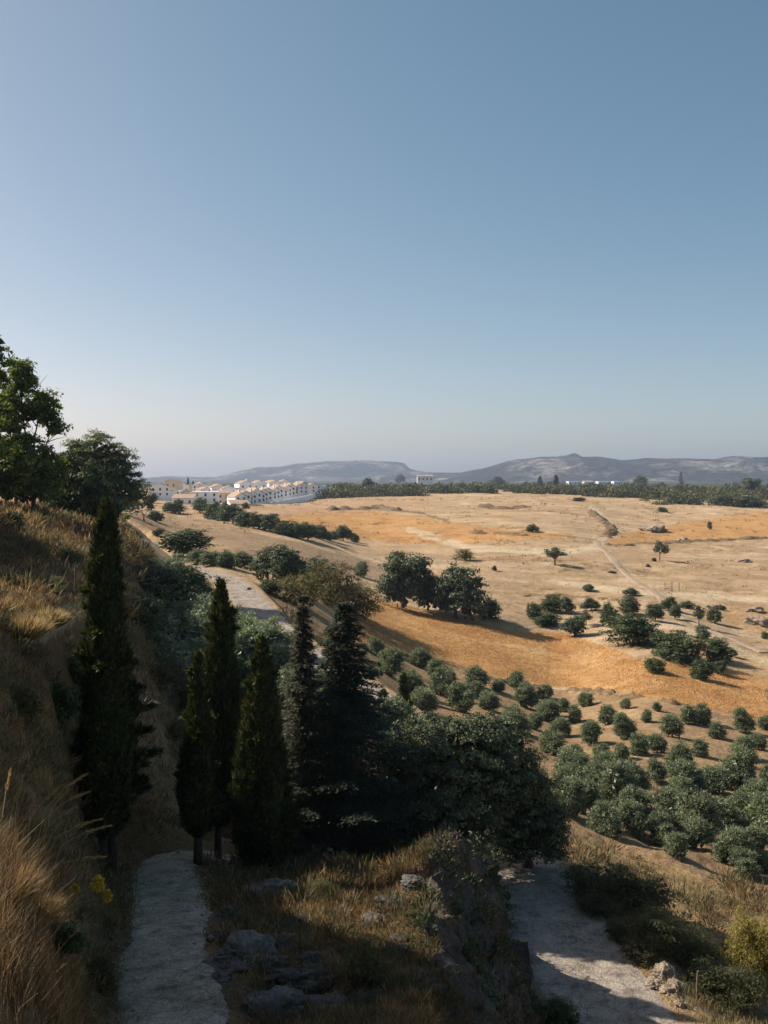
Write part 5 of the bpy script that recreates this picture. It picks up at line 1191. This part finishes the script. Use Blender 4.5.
# terrace climbing to the right
N = 17
for i in range(N):
    f = i / (N - 1); px = 237 + (300 - 237) * f; Y_ = 480 + (690 - 480) * f
    pyb = 507 + (493 - 507) * f
    house(px, pyb, 6.2, 9, 5.0 + 1.1 * math.sin(i * 2.1), R(34 + 6 * math.sin(i * 1.7)), 'white gabled terrace house, %s from the left in the row above the orange field' % ord_[i], rh=2.0 + .5 * math.sin(i * 5.3), group='terrace houses of the village', yfix=Y_ * 1.0, win=2, chimney=(i % 3 == 0), name='terrace_house')
vil = [(184, 505, 13, 8, 3.6, 0, 'shed', 'long white house with a reddish roof, nearest at the left of the village', 480),
       (160, 497, 14, 10, 6.5, .2, 'gable', 'white house at the left end of the village beside the slope trees', 560),
       (174, 493, 10, 10, 8.0, -.2, 'gable', 'pale house behind the left end of the long white house', 640),
       (206, 503, 16, 9, 6.0, .1, 'flat', 'white flat roofed house right of the long white house', 500),
       (218, 499, 12, 10, 8.0, .3, 'gable', 'tall white house at the middle of the village', 600),
       (207, 496, 10, 9, 7.0, -.1, 'gable', 'white house left behind the tall one', 650),
       (229, 500, 11, 10, 7, .2, 'gable', 'white house between the tall house and the terrace', 560),
       (212, 512, 9, 6, 4.0, .1, 'flat', 'little white cube house among the bushes below the village', 470),
       (239, 512, 11, 7, 4.2, .3, 'shed', 'low house with a red roof below the terrace foot', 470),
       (244, 494, 12, 10, 7.5, .4, 'gable', 'white house behind the left part of the terrace', 640),
       (258, 493, 12, 10, 7.5, .4, 'gable', 'white house behind the third of the terrace', 690),
       (272, 492, 12, 10, 7.5, .5, 'gable', 'white house with tall gable behind the middle terrace', 720),
       (284, 491, 12, 10, 7.5, .3, 'gable', 'white house behind the right part of the terrace', 760),
       (299, 494, 11, 12, 6.6, .5, 'gable', 'large white house at the right end, lower of the two', 690),
       (312, 493, 15, 10, 5.6, .25, 'gable', 'long white house block with brown roof at right end of the village', 720),
       (322, 492, 6, 8, 4.6, .2, 'flat', 'last small white house at the right end of the village', 730),
       (190, 493, 12, 10, 6, .1, 'gable', 'pale house at the back of the village, left of the two dark cypresses', 760),
       (166, 492, 14, 10, 6, .1, 'gable', 'cream house at the back of the village, far left', 760),
       (200, 492, 10, 10, 6, .3, 'gable', 'pale house at the back of the village, right of the two dark cypresses', 740),
       (264, 489, 12, 9, 5, .3, 'gable', 'small far house peeping over the terrace roofs, left', 850),
       (280, 488, 10, 9, 5, .3, 'gable', 'small far house peeping over the terrace roofs, right', 880)]
for i, (px, py, w, d, h, rz, rf, lab, yy) in enumerate(vil):
    house(px, py, w * (.8 if w > 9 else 1), d, h * .88, R(20) * rz / .3, lab, roof=rf, rh=1.8 if rf != 'flat' else .4, mat='cream' if i in (2, 16, 17) else 'white', yfix=yy, win=3 if w > 12 else 2, floors=2 if h > 5 else 1, chimney=i % 4 == 1)
sm = [(158, 500), (168, 501), (164, 494), (178, 497), (187, 498), (196, 500), (183, 492), (204, 499), (214, 503), (222, 505), (226, 498), (234, 496), (236, 503), (252, 493), (197, 493), (216, 491)]
for i, (px, py) in enumerate(sorted(sm)):
    rr_ = random.Random(i * 13 + 1)
    house(px, py, rr_.uniform(5, 8), rr_.uniform(6, 9), rr_.uniform(3.2, 6.2), R(rr_.uniform(-30, 40)), 'small white cube-like house scattered in the village, %s of sixteen from the left' % ORD[i], roof=rr_.choice(['gable', 'flat', 'gable', 'shed']), rh=1.3, group='small houses of the village', yfix=495 + (507 - py) * 13 + rr_.uniform(-8, 8), win=2, floors=rr_.choice([1, 2]), mat=rr_.choice(['white', 'white', 'white', 'cream']))
# terrace retaining wall
mb = MB()
a = Vector(P3(236, 511, 490)); b_ = Vector(P3(312, 496, 640))
d = (b_ - a); nn = Vector((d.y, -d.x, 0)).normalized() * .5
mb.poly([a + Vector((0, 0, -3)), b_ + Vector((0, 0, -3)), b_ + Vector((0, 0, 1.0)), a + Vector((0, 0, 1.0)), a + nn + Vector((0, 0, -3)), b_ + nn + Vector((0, 0, -3)), b_ + nn + Vector((0, 0, 1.0)), a + nn + Vector((0, 0, 1.0))],
        [(0, 1, 2, 3), (7, 6, 5, 4), (3, 2, 6, 7), (0, 3, 7, 4), (1, 5, 6, 2)])
tag(mb.build('garden_wall', M['white']), 'long white garden wall along the foot of the terrace', 'wall')
for px, lab in ((188, 'dark village cypress, left of the pair'), (193, 'dark village cypress, right of the pair')):
    shrub('conifer', px, 493, 5, 14 if px == 188 else 11, lab, 'village_cypress', 'cypress', ymin=520)
house(425, 481, 13, 9, 3.8, 0, 'lone white villa on the skyline above the wood', roof='shed', rh=1.0, yfix=830, win=4, floors=1)
for i, (px, w, lab) in enumerate(((574, 26, 'far white building beyond the wood, first of four from the left'), (588, 20, 'far building with reddish roof beyond the wood, second of four'), (603, 24, 'far white building beyond the wood, third of four'), (616, 14, 'far white building beyond the wood, rightmost of four'))):
    house(px, 484.5, w * .7, 12, 3.6, .1, lab, roof='shed' if i == 1 else 'flat', rh=1.2, yfix=1350, win=3, floors=1)
